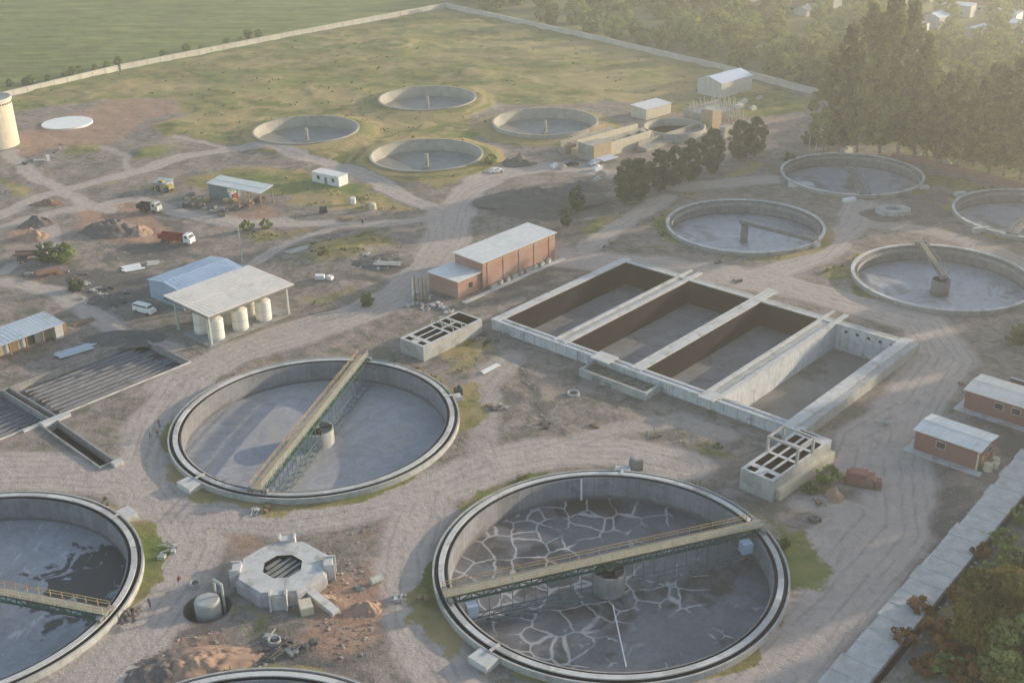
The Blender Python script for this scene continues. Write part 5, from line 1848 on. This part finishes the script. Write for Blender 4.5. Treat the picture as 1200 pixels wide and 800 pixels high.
def loader(px, py, ang, label):
    g = G(px, py)
    t = thing('wheel_loader', label, 'loader', (g.x, g.y, gz(g.x, g.y)), ang)
    MB().b2(-3.2, -.3, -.9, .9, .9, 2.1).build('engine_body', M['yellow'], t)
    c = MB().b2(-.6, .9, -.8, .8, 1.2, 3.1).build('cab', M['yellow'], t)
    MB().b2(-.45, .95, -.83, .83, 2.1, 2.9).build('window', M['glass'], c)
    for s in (-1, 1):
        MB().bar((.8, s * .6, 1.6), (3.2, s * .6, .7), .25).build('lift_arm', M['yellow'], t)
        for x in (-2.2, 1.2): wheel(t, x, s * 1.0, .75, .5)
    MB().b2(3.0, 4.0, -1.3, 1.3, .2, 1.2).build('bucket', M['yellow'], t)


loader(192, 224, R(150), 'yellow wheel loader standing beside the small site hut')
g = G(181, 224)
hu = thing('site_hut', 'small lavender grey site hut left of the yellow loader', 'hut', (g.x, g.y, gz(g.x, g.y)), R(-20))
walls(hu, 4.6, 3.2, 2.5, M['conc_lav']); mono(hu, 4.6, 3.2, 2.5, 2.9, .2, M['roof_pale']); MB().b2(1.2, 2.2, -.07, .02, 0, 2.).build('door', M['wood'], hu)


# ------------------------------------------------------------------ heaps
def heap(px, py, rx, ry, h, matn, label, name='soil_heap', cat='heap', ang=0., seed=0, flat=0., group=None, off=(0, 0)):
    g = G(px, py)
    r = random.Random(seed + int(px * 7 + py))
    n, m = 56, 16
    vs = [(0, 0, h)]
    for j in range(1, m + 1):
        f = j / m
        for i in range(n):
            a = 2 * math.pi * i / n
            k = 1 + .22 * mnoise.noise(Vector((math.cos(a) * 1.3 + px, math.sin(a) * 1.3, .3)))
            z = h * (max(0, 1 - max(0, f - flat) / (1 - flat))) ** 1.15
            x, y = f * rx * k * math.cos(a), f * ry * k * math.sin(a)
            z += h * .34 * mnoise.noise(Vector((x * .7 + px, y * .7, 1))) * (1 - f) * 2 + .12 * mnoise.noise(Vector((x * 1.9, y * 1.9 + py, 0))) * (f < 1) * 2.2
            vs.append((x, y, z - .25 * f))
    fs = [(0, 1 + i, 1 + (i + 1) % n) for i in range(n)]
    for j in range(m - 1):
        for i in range(n):
            a, b_ = 1 + j * n + i, 1 + j * n + (i + 1) % n
            fs.append((a, a + n, b_ + n, b_))
    mb = MB().add(vs, fs)
    o = mb.build(name, M[matn], None, True)
    o.location = (g.x, g.y, gz(g.x, g.y)); o.rotation_euler.z = ang
    return tag(o, label, cat, group)


heap(130, 271, 9, 6, 2.5, 'brown_soil', 'big dark soil heap left of the red dump truck', flat=.45)
heap(163, 272, 4, 4.5, 2.2, 'orange_soil', 'orange earth heap between the dark heap and the red dump truck')
heap(44, 262, 6, 4.5, 2.4, 'brown_soil', 'dark soil heap near the left edge', ang=.3)
heap(40, 278, 4.5, 3.5, 2.4, 'orange_soil', 'orange earth heap below the dark one near the left edge')
heap(56, 240, 7, 3, 1.5, 'red_soil_m', 'low reddish bank above the heaps at the left')
heap(632, 238, 17, 9, 2.2, 'grey_soil', 'wide flat dark soil heap above the brick hall', flat=.5)
heap(607, 193, 6.5, 3.5, 3.0, 'grey_soil', 'dark pointed soil heap at the roadside near the construction site')
heap(682, 222, 8, 6, 2.0, 'grey_soil', 'dark soil heap under the lower end of the tree row')
heap(230, 782, 8, 4.5, 1.5, 'orange_soil', 'orange brown clay heap at the bottom edge left of the tank rim', ang=.3)
heap(190, 790, 7, 6, 1.1, 'brown_soil', 'brown rubble heap at the bottom edge of the photo', ang=.2)
heap(430, 712, 2.8, 2.4, 1.3, 'orange_soil', 'small orange sand heap left of the nearest tank')
heap(978, 582, 1.9, 2.4, 2.0, 'orange_soil', 'small orange heap right of the framed concrete chamber')
heap(375, 704, 4, 2.2, .9, 'orange_soil', 'low orange earth beside the octagonal chamber')
heap(445, 308, 9, 5, .9, 'grey_soil', 'grey rubble patch on the rough ground left of the brick hall', flat=.6)
heap(145, 396, 11, 5, .8, 'grey_soil', 'dark low rubble patch above the channelled beds', flat=.5)
heap(128, 352, 6, 4, 1.3, 'grey_soil', 'dark scrap strewn heap left of the white van', flat=.3)
heap(55, 320, 6, 2.2, 1.2, 'red_soil_m', 'low red earth bank below the pale flatbed truck')
heap(150, 720, 3, 3, .5, 'brown_soil', 'low brown patch of spoil beside the track near the left tank')
heap(1045, 252, 10, 6, .9, 'brown_soil', 'brown spoil around the low concrete ring at the right', flat=.6)
heap(240, 770, 9, 2.2, 1.0, 'orange_soil', 'low orange ridge of clay below the round well', ang=.15)
g = G(1046, 251)
rg = MB().lathe([(3.8, 0), (3.6, 1.5), (1.7, 1.5), (1.7, .2), (.01, .2)], 10).build('concrete_ring', M['conc_pale']); rg.location = (g.x, g.y, .2); rg.scale = (1.3, 1, 1)
tag(rg, 'low pale angular concrete ring between the right hand tanks', 'concrete ring')

# brick stack in the yard
g = G(1008, 566)
bk = thing('brick_stack', 'reddish brown stack of bricks right of the green shrub', 'brick stack', (g.x, g.y, 0), R(-20))
MB().b2(-2.4, 2.2, -1.3, 1.3, -.2, 1.7).b2(-1.9, 1.0, -1.0, 1.1, 1.7, 2.2).b2(2.3, 3.3, -.9, .8, -.2, 1.2).build('bricks', M['brick_dark'], bk)
MB().b2(-2.7, 3.5, -1.5, 1.4, -.15, .12).build('pallet', M['wood'], bk)


# ------------------------------------------------------------------ loose material
def item(mb, name, matn, px, py, ang, label, cat, group=None, dz=0.):
    g = G(px, py)
    o = mb.build(name, M[matn])
    o.location = (g.x, g.y, gz(g.x, g.y) + dz); o.rotation_euler.z = ang
    return tag(o, label, cat, group)


def planks(n, L, w, seed):
    r = random.Random(seed); b = MB()
    for i in range(n): b.box((r.uniform(-.3, .3), (i - n / 2) * w * 1.1, .1 + .05 * (i % 3)), (L * r.uniform(.8, 1), w, .12), r.uniform(-.05, .05))
    return b


def ring_pipe(r, h): return MB().lathe([(r, 0), (r, h), (r * .8, h), (r * .8, 0), (r, 0)], 20)


item(planks(2, 5.2, .55, 1), 'white_sheet', 'white', 574, 433, R(48), 'long white sheet lying alone between the small concrete chamber and the basins', 'sheet', dz=.1)
item(planks(4, 5, 1., 2), 'sheet_pile', 'white', 154, 313, R(30), 'crumpled white sheets left of the blue shed, larger pile', 'sheet pile', dz=.1)
item(planks(3, 3, .9, 3), 'sheet_pile', 'wall_pale', 180, 308, R(10), 'smaller pale pile of sheets beside the crumpled white ones', 'sheet pile', dz=.1)
item(planks(5, 9, .6, 4), 'plank_pile', 'roof_pale', 88, 412, R(40), 'grey pile of long planks above the channelled beds', 'plank pile', dz=.1)
item(planks(4, 5, .5, 5), 'plank_pile', 'wood', 96, 377, R(40), 'brown timber pile right of the pale blue roofed hut', 'plank pile', dz=.1)
item(planks(6, 6, .5, 6), 'plank_pile', 'red_soil_m', 56, 322, R(30), 'reddish timber pile below the pale flatbed truck', 'plank pile', dz=1.)
item(planks(5, 8, .5, 7), 'plank_pile', 'conc_pale', 350, 294, R(40), 'pale pile of long beams on the track above the open shed', 'plank pile', dz=.1)
item(planks(4, 7, .6, 17), 'plank_pile', 'conc_pale', 455, 312, R(-10), 'pale concrete beams on the grey rubble patch', 'plank pile', dz=.9)
item(ring_pipe(.75, .8), 'pipe_ring', 'conc_pale', 229, 687, 0, 'small concrete ring above the round well', 'pipe ring')
item(ring_pipe(.9, .7), 'pipe_ring', 'conc_pale', 322, 752, 0, 'small concrete ring on the rubble below the octagonal chamber', 'pipe ring')
item(ring_pipe(1.2, .6), 'pipe_ring', 'conc_pale', 672, 463, 0, 'concrete ring in front of the gravel filled chamber', 'pipe ring')
item(MB().tube((-.9, 0, .6), (.9, 0, .6), .6, 16), 'pipe_section', 'rail_white', 441, 682, .6, 'short white pipe piece left of the nearest tank', 'pipe')
item(MB().b2(-2.5, 2.5, -.8, .8, 0, .8).b2(-2.2, 2.1, -.5, .6, .8, 1.3), 'slab_pile', 'conc_pale', 1150, 272, R(10), 'pile of pale slabs below the tank at the right edge', 'slab pile')
item(MB().b2(-1.2, 1.2, -.3, .3, 0, 2.0).b2(-.9, -.3, -.6, .6, 0, 2.6), 'plant_machine', 'steel_grey', 745, 551, R(10), 'dark pump unit at the far rim of the nearest tank', 'pump')
item(MB().b2(-.8, .8, -.7, .7, 0, 1.3).tube((.2, 0, 1.2), (.2, 0, 1.9), .3), 'pump', 'darkpaint', 537, 462, R(10), 'small dark pump at the right rim of the pale floored tank', 'pump')
item(MB().b2(-1.8, 1.8, -.9, .9, 0, .8).b2(-.8, 1.3, -.6, .7, .8, 1.4), 'cement_mixer', 'tan', 432, 243, .4, 'cream coloured machine on the yellow grass behind the dirt yard', 'machine')
item(MB().cyl((0, 0), 1.0, 0, 1.8, 14).cyl((0, 0), 1., 1.8, 2.2, 14, r2=.4), 'silo_drum', 'wall_cream', 437, 246, 0, 'round cream drum on the yellow grass', 'drum')
item(MB().cyl((0, 0), .8, 0, 1.8, 14), 'silo_drum', 'white', 414, 239, 0, 'white upright drum left of the cream machine', 'drum')
item(MB().tube((-1, 0, .9), (1, 0, .9), .9, 16).b2(-1.2, 1.2, -.2, .2, 0, .4), 'cable_drum', 'darkpaint', 379, 250, .2, 'dark reel lying on the yellow grass above the yard', 'reel')
item(planks(4, 3.5, .6, 9), 'plank_pile', 'red_soil_m', 406, 257, R(10), 'reddish brick pile at the edge of the dirt yard', 'brick pile', dz=.1)
item(MB().box((-1.3, 0, .5), (2.2, 1.2, 1.0), .2).box((1.2, .2, .45), (1.4, 1.1, .9), -.3), 'white_sacks', 'white', 381, 327, R(-15), 'two white bundles on the track left of the brick hall', 'bundles')
item(MB().box((0, 0, .9), (1.0, .9, 2.0), .2), 'white_box', 'white', 57, 189, .3, 'upright white box on the scrub below the tower', 'box')
item(MB().box((0, 0, .3), (3.4, 1.0, .5), .1), 'white_slab', 'wall_pale', 46, 189, R(8), 'pale slab lying left of the upright white box below the tower', 'slab')
# scrap and rubble: junk around the workshop, the left yard and the annex
JK = [('scrap beside the workshop shed', [(216, 241), (226, 236), (232, 243), (238, 236), (246, 247), (254, 250), (275, 246), (286, 243), (296, 240), (272, 236), (262, 252), (305, 236), (222, 232)], ('wood', 'tan', 'brown_soil', 'steel_grey')),
      ('scrap in the left yard', [(84, 318), (90, 326), (98, 322), (104, 332), (112, 340), (120, 345), (128, 338), (138, 346), (142, 354), (134, 358), (24, 300), (28, 308), (34, 322), (92, 332), (96, 350), (148, 342)], ('darkpaint', 'steel_grey', 'brown_soil', 'conc_pale')),
      ('rubble beside the brick hall annex', [(484, 352), (492, 357), (500, 350), (506, 360), (498, 364), (512, 356), (520, 362), (488, 345), (526, 366), (478, 360)], ('conc_pale', 'coping', 'conc_blue')),
      ('rubble blocks on the grey patch', [(430, 302), (438, 309), (447, 304), (456, 308), (463, 302), (470, 309), (452, 314), (442, 316), (425, 312)], ('conc_pale', 'conc_blue', 'coping')),
      ('rubble below the octagonal chamber', [(316, 745), (325, 760), (335, 752), (318, 768), (308, 758), (342, 768), (352, 762), (365, 755)], ('conc_pale', 'grey_soil', 'steel_grey')),
      ('rubble in the scrub below the tower', [(28, 192), (38, 188), (50, 192), (74, 176), (70, 170), (66, 180)], ('darkpaint', 'conc_pale', 'steel_grey')),
      ('loose blocks around the plant', [(590, 392), (566, 392), (578, 398), (568, 478), (575, 480), (590, 478), (640, 500), (700, 500), (770, 510), (300, 600), (296, 592), (310, 597), (420, 690), (470, 700), (495, 700),
                                         (998, 560), (960, 590), (955, 610), (1037, 497), (1130, 452), (865, 330), (840, 308), (716, 285), (710, 290), (90, 600), (60, 650), (200, 640), (196, 650), (1010, 300)], ('conc_pale', 'wood', 'grey_soil'))]
for gname, pts, ms in JK:
    for i, (a, b_) in enumerate(pts):
        q_ = G(a, b_)
        if any(math.hypot(q_.x - c_[0], q_.y - c_[1]) < c_[2] + 2.5 for c_ in TANKS.values()): continue
        r_ = random.Random(a * 31 + b_)
        mb = MB()
        K = 1.7 if 'workshop' in gname else 1.0
        for q in range(r_.randint(3, 7) + (3 if K > 1 else 0)):
            s = r_.uniform(.25, .75) * K
            if r_.random() < .35: mb.box((r_.uniform(-1, 1), r_.uniform(-1, 1), .2 + .15 * q * .4), (r_.uniform(1.2, 2.6), .15, .12), r_.random() * 3, r_.uniform(-.3, .3))
            else: mb.box((r_.uniform(-.9, .9) * K, r_.uniform(-.9, .9) * K, s * .35 + .12 * q * (K - 1)), (s * 1.3, s, s * .8), r_.random() * 3, r_.uniform(-.2, .2))
        item(mb, 'rubble_pile', r_.choice(ms), a, b_, 0, 'small pile of ' + gname, 'rubble', gname)

# upright bars by the annex and posts of the lamp / power lines
for i, (a, b_, h) in enumerate(((484, 357, 6.5), (487, 352, 5.6), (492, 354, 5.8), (496, 350, 5.0), (500, 352, 5.4))):
    item(MB().tube((0, 0, -.2), (0, 0, h), .14).box((0, 0, .2), (.8, .8, .5)), 'post', 'wood' if i else 'rail_white', a, b_, 0,
         'slim upright post beside the annex of the brick hall' if i else 'tallest and palest upright post beside the annex', 'post', 'posts beside the annex')
for (a, b_, h, lab) in ((284, 308, 9, 'pale utility pole on the grass behind the blue shed'), (948, 176, 9, 'left one of two pale poles beside the tall trees'), (956, 176, 9, 'right one of two pale poles beside the tall trees')):
    p_ = thing('utility_pole', lab, 'pole', (*at(a, b_), 0))
    MB().tube((0, 0, -.3), (0, 0, h), .17, 8, .12).build('shaft', M['rail_white'], p_)
    MB().b2(-1, 1, -.07, .07, h - .7, h - .5).build('crossarm', M['wood'], p_)

# ------------------------------------------------------------------ construction site at the back
CS = at(695, 189)
cs = thing('filter_building', 'unfinished concrete channel building with a wall coloured sunlit orange at the construction site', 'building', (*CS, 0), R(42))
for y, h, m_, x0_, x1_ in ((0, 4.2, 'wall_cream', 7, 27), (5.2, 3.8, 'conc_warm', 0, 30), (9.6, 3.9, 'wall_cream', 3, 31), (14.2, 3.4, 'conc_warm', 0, 24)):
    MB().b2(x0_, x1_, y, y + .7, -.5, h).build('long_wall', M[m_], cs)
MB().b2(-.6, 0, -.2, 5.9, -.5, 5.0).build('end_wall', M['conc_warm'], cs)
MB().b2(-.6, 7, -.9, -.02, -.5, 5.0).build('front_wall', M['tan'], cs)  # the sun's orange on this face is put into its tan colour
MB().b2(27, 27.6, -.2, 5.1, -.5, 3.4).build('end_wall', M['wall_cream'], cs)
for i in range(4):
    MB().b2(2 + i * 6.5, 2.5 + i * 6.5, .75, 5.15, -.3, 2.8 + .4 * (i % 2)).build('cross_wall', M['conc_warm'], cs)
    MB().b2(4 + i * 5.5, 4.5 + i * 5.5, 10.35, 14.15, -.3, 2.4).build('cross_wall', M['conc_warm'], cs)
MB().b2(.0, 30, 5.95, 9.55, -.3, 2.2).build('channel_deck', M['tan'], cs)
MB().b2(.1, 7, .02, 5.1, 4.6, 4.85).build('deck', M['conc_warm'], cs)
# retaining walls beside the fourth basin, orange sunlight put into their tan colour
for i, (a, b_, L_, ang_) in enumerate(((676, 168, 11, 42), (662, 180, 16, 40), (692, 158, 7, 42))):
    w_ = thing('retaining_wall', ('short', 'longest', 'small rear')[i] + ' retaining wall coloured sunlit orange between the round basin and the channel building', 'wall', (*at(a, b_), 0), R(ang_))
    MB().b2(0, L_, 0, .6, -.4, 2.4).build('panel', M['tan'], w_); MB().b2(0, .6, .6, 3.2, -.4, 1.8).build('return', M['conc_warm'], w_)
c2 = thing('white_roof_hut', 'pale hut with a bright white flat roof behind the construction site', 'hut', (*at(757, 141), 0), R(42))
walls(c2, 13, 7, 3.6, M['wall_cream']); mono(c2, 13, 7, 3.6, 4.0, .3, M['roof_white']); windows(c2, 'right', 13, 7, (2., 5.), 1., 1.1, 1.3)
# ring under construction
g = G(790, 158)
rt = thing('round_basin', 'round basin under construction in the middle of the formwork', 'tank', (g.x, g.y, 0))
MB().lathe([(10.2, -.5), (10.2, 3.0), (9.6, 3.0), (9.6, .1)], 64).build('wall', M['conc_warm'], rt, True)
MB().lathe([(9.6, .42), (.01, .4)], 64).build('floor', M['bitumen'], rt)
wl_ = thing('long_wall', 'long pale retaining wall in front of the round basin under construction', 'wall', (*at(748, 176), 0), R(43))
MB().b2(0, 34, 0, .8, -.4, 2.6).b2(0, 34, -3.4, 0, -.4, 1.2).build('wall', M['conc_warm'], wl_)
# scaffold with dozens of props: one thing
g = G(838, 140)
sc_ = thing('formwork_scaffold', 'dense scaffold of grey props and panels in front of the metal hall', 'scaffold', (g.x, g.y, 0), R(42))
r_ = random.Random(3)
mb = MB()
for i in range(10):
    for j in range(6):
        x, y = i * 2.0 - 9, j * 2.2 - 5
        h = r_.uniform(4., 7.0)
        mb.tube((x, y, 0), (x, y, h), .12, 5)
mb.build('props', M['rail_white'], sc_)
mb = MB()
for j in range(6): mb.b2(-9.2, 9.2, j * 2.2 - 5.1, j * 2.2 - 4.9, 3.2, 3.4)
for i in range(10): mb.b2(i * 2. - 9.1, i * 2. - 8.9, -5.2, 6.2, 3.45, 3.6)
mb.b2(-9, 4, -5, 5, 3.62, 3.75)
mb.build('beams', M['steel_grey'], sc_)
MB().b2(-9.2, 9.2, 6.3, 6.5, 0, 4.2).b2(-9.5, -9.3, -5, 6, 0, 3.8).build('panels', M['conc_warm'], sc_)
fb = thing('concrete_tower', 'small concrete block coloured sunlit orange standing among the formwork', 'block', (*at(832, 152), 0), R(42))
MB().b2(-1.5, 3, -2, 3, -.3, 6.5).build('core', M['tan'], fb); MB().b2(-1.2, 2.7, -1.7, 2.7, 6.5, 6.9).build('top', M['conc_warm'], fb)  # tan core carries the orange sunlight as colour
fb2 = thing('foundation_block', 'low broken pale foundation right of the orange coloured block', 'block', (*at(852, 158), 0), R(42))
MB().b2(-4, 4, -2, 2, -.3, 2.0).b2(-3, 1, -1.5, 1, 2.0, 3.2).b2(1.6, 2.2, -1, -.4, 2, 4).build('masonry', M['conc_warm'], fb2)
for i, (a, b_, s) in enumerate(((700, 199, 1.), (704, 206, .9), (700, 212, .8), (650, 196, .8), (660, 198, .8), (882, 130, 1.), (866, 128, 1.2), (890, 118, 1.), (872, 120, 1.), (1075, 182, 1.), (1098, 190, 1.), (1110, 192, 1.1), (965, 160, 1.5), (958, 166, 1.2), (992, 180, 1.6))):
    item(MB().b2(-1.5 * s, 1.3 * s, -.8, .8, 0, 1.1 * s).box((.2, .1, 1.3 * s), (1.2, .9, .4), .4), 'material_stack', ('white', 'conc_warm', 'rail_white')[i % 3], a, b_, R(40), 'stack of pale building material at the back of the plant', 'stack', 'stacks of building material')
# tipped white sheets
item(planks(5, 7, 1.0, 12), 'sheet_pile', 'roof_pale2', 708, 188, R(42), 'bluish white sheets beside the orange coloured wall of the construction site', 'sheet pile', dz=1.0)


# ------------------------------------------------------------------ people
def person_mesh(pose=0, shirt='red', trouser='darkpaint'):
    """one continuous skinned figure about 1.7 m tall"""
    sw = .14 if pose else .05
    P = {'pelvis': (0, 0, .95), 'waist': (0, 0, 1.1), 'chest': (0, .02, 1.35), 'neck': (0, 0, 1.5), 'head': (0, .02, 1.6), 'crown': (0, .01, 1.72),
         'lh': (-.1, 0, .9), 'lk': (-.11, sw * .6, .5), 'la': (-.11, sw - .05, .08), 'lt': (-.11, sw + .12, .03),
         'rh': (.1, 0, .9), 'rk': (.11, -sw * .2, .5), 'ra': (.11, -sw - .05, .08), 'rt': (.11, -sw + .12, .03),
         'ls': (-.2, 0, 1.4), 'le': (-.25, -.04, 1.12), 'lw': (-.24, .08, .88), 'lf': (-.24, .12, .78),
         'rs': (.2, 0, 1.4), 're': (.25, -.02, 1.12), 'rw': (.24, .12, .9), 'rf': (.24, .16, .8)}
    rad = dict(pelvis=.15, waist=.125, chest=.15, neck=.055, head=.1, crown=.07, lh=.09, lk=.06, la=.045, lt=.035, rh=.09, rk=.06, ra=.045, rt=.035,
               ls=.06, le=.045, lw=.032, lf=.03, rs=.06, re=.045, rw=.032, rf=.03)
    E_ = [('pelvis', 'waist'), ('waist', 'chest'), ('chest', 'neck'), ('neck', 'head'), ('head', 'crown'), ('pelvis', 'lh'), ('lh', 'lk'), ('lk', 'la'), ('la', 'lt'),
          ('pelvis', 'rh'), ('rh', 'rk'), ('rk', 'ra'), ('ra', 'rt'), ('chest', 'ls'), ('ls', 'le'), ('le', 'lw'), ('lw', 'lf'), ('chest', 'rs'), ('rs', 're'), ('re', 'rw'), ('rw', 'rf')]
    ks = list(P)
    me = bpy.data.meshes.new('person')
    me.from_pydata([P[k] for k in ks], [(ks.index(a), ks.index(b_)) for a, b_ in E_], [])
    o = bpy.data.objects.new('person_src', me); COL.objects.link(o)
    md = o.modifiers.new('skin', 'SKIN')
    for k, sv in zip(ks, me.skin_vertices[0].data):
        sv.radius = (rad[k], rad[k]); sv.use_root = (k == 'pelvis')
    s2 = o.modifiers.new('sub', 'SUBSURF'); s2.levels = 1; s2.render_levels = 1
    dg = bpy.context.evaluated_depsgraph_get()
    m2 = bpy.data.meshes.new_from_object(o.evaluated_get(dg))
    bpy.data.objects.remove(o)
    m2.name = 'person'
    m2.materials.clear()
    for k in (trouser, shirt, 'skin', 'hair'): m2.materials.append(M[k])
    for p in m2.polygons:
        c = p.center
        p.use_smooth = True
        if c.z > 1.64 or (c.z > 1.56 and c.y < -.01): p.material_index = 3
        elif c.z > 1.47: p.material_index = 2
        elif c.z > 1.0 and not (abs(c.x) > .19 and c.z < 1.12): p.material_index = 1
        elif abs(c.x) > .19 and c.z > .7: p.material_index = 2
        else: p.material_index = 0
    return m2


M['skin'] = mat('skin', (.35, .2, .13), bump=0); M['hair'] = mat('hair', (.03, .025, .02), bump=0)
PM = [person_mesh(0, 'darkpaint', 'darkpaint'), person_mesh(1, 'steel_grey', 'darkpaint'), person_mesh(1, 'red', 'panel_blue')]
for (a, b_, k, rz, lab) in ((187, 500, 0, 1., 'person in dark clothes, farthest back of three standing left of the pale floored tank'),
                            (176, 511, 1, 2., 'person in grey top, leftmost of three standing left of the pale floored tank'),
                            (185, 512, 0, 4., 'person in dark clothes, nearest of three standing left of the pale floored tank'),
                            (211, 686, 2, .5, 'person in a red top standing above the round well'),
                            (176, 711, 1, 3., 'person in grey top walking on the track beside the left tank, right one'),
                            (156, 722, 0, 3.3, 'person in dark clothes on the track beside the left tank, left one'),
                            (425, 264, 0, 0., 'person in dark clothes standing on the far dirt yard')):
    x, y = at(a, b_)
    o = bpy.data.objects.new('person', PM[k]); COL.objects.link(o)
    o.location = (x, y, gz(x, y) - .02); o.rotation_euler.z = rz; o.scale = (1.05,) * 3
    tag(o, lab, 'person')

# ------------------------------------------------------------------ air, sun and sky
SUN_EL, SUN_AZ = R(12.5), R(24)     # sun low on the right
d = Vector((math.cos(SUN_EL) * math.cos(SUN_AZ), math.cos(SUN_EL) * math.sin(SUN_AZ), math.sin(SUN_EL)))
ld = bpy.data.lights.new('sun', 'SUN'); lo = bpy.data.objects.new('sun', ld); COL.objects.link(lo)
ld.energy = 3.4; ld.angle = R(.6); ld.color = (1., .84, .64)
lo.rotation_euler = d.to_track_quat('Z', 'Y').to_euler(); lo.location = (300, 100, 200)

w = bpy.data.worlds.new('World'); scene.world = w; w.use_nodes = True
nt = w.node_tree
bg = nt.nodes['Background']
sky = nt.nodes.new('ShaderNodeTexSky'); sky.sky_type = 'NISHITA'; sky.sun_disc = False
sky.sun_elevation = SUN_EL; sky.sun_rotation = math.pi / 2 - SUN_AZ
sky.altitude = 300; sky.air_density = 1.0; sky.dust_density = 1.2; sky.ozone_density = .4
nt.links.new(sky.outputs[0], bg.inputs[0]); bg.inputs[1].default_value = .15

hz = MB().b2(-2600, 2600, -760, 3900, -6, 109).build('haze', None)
hm = bpy.data.materials.new('haze'); hm.use_nodes = True
hn = hm.node_tree; hn.nodes.remove(hn.nodes['Principled BSDF'])
pv = hn.nodes.new('ShaderNodeVolumePrincipled')
pv.inputs['Density'].default_value = .00042
pv.inputs['Color'].default_value = (.955, .95, .91, 1)
pv.inputs['Anisotropy'].default_value = .62
hn.links.new(pv.outputs[0], hn.nodes['Material Output'].inputs['Volume'])
hz.data.materials.clear(); hz.data.materials.append(hm)
tag(hz, kind='stuff')

scene.render.engine = 'CYCLES'
scene.cycles.use_denoising = True
scene.cycles.max_bounces = 5
scene.cycles.diffuse_bounces = 3
scene.cycles.volume_bounces = 1
scene.cycles.transparent_max_bounces = 4
scene.cycles.use_adaptive_sampling = True
scene.cycles.adaptive_threshold = .02
vs_ = scene.view_settings
scene.display_settings.display_device = 'sRGB'
vs_.view_transform = 'Standard'; vs_.look = 'None'; vs_.gamma = 1; vs_.use_curve_mapping = False
vs_.exposure = 1.06
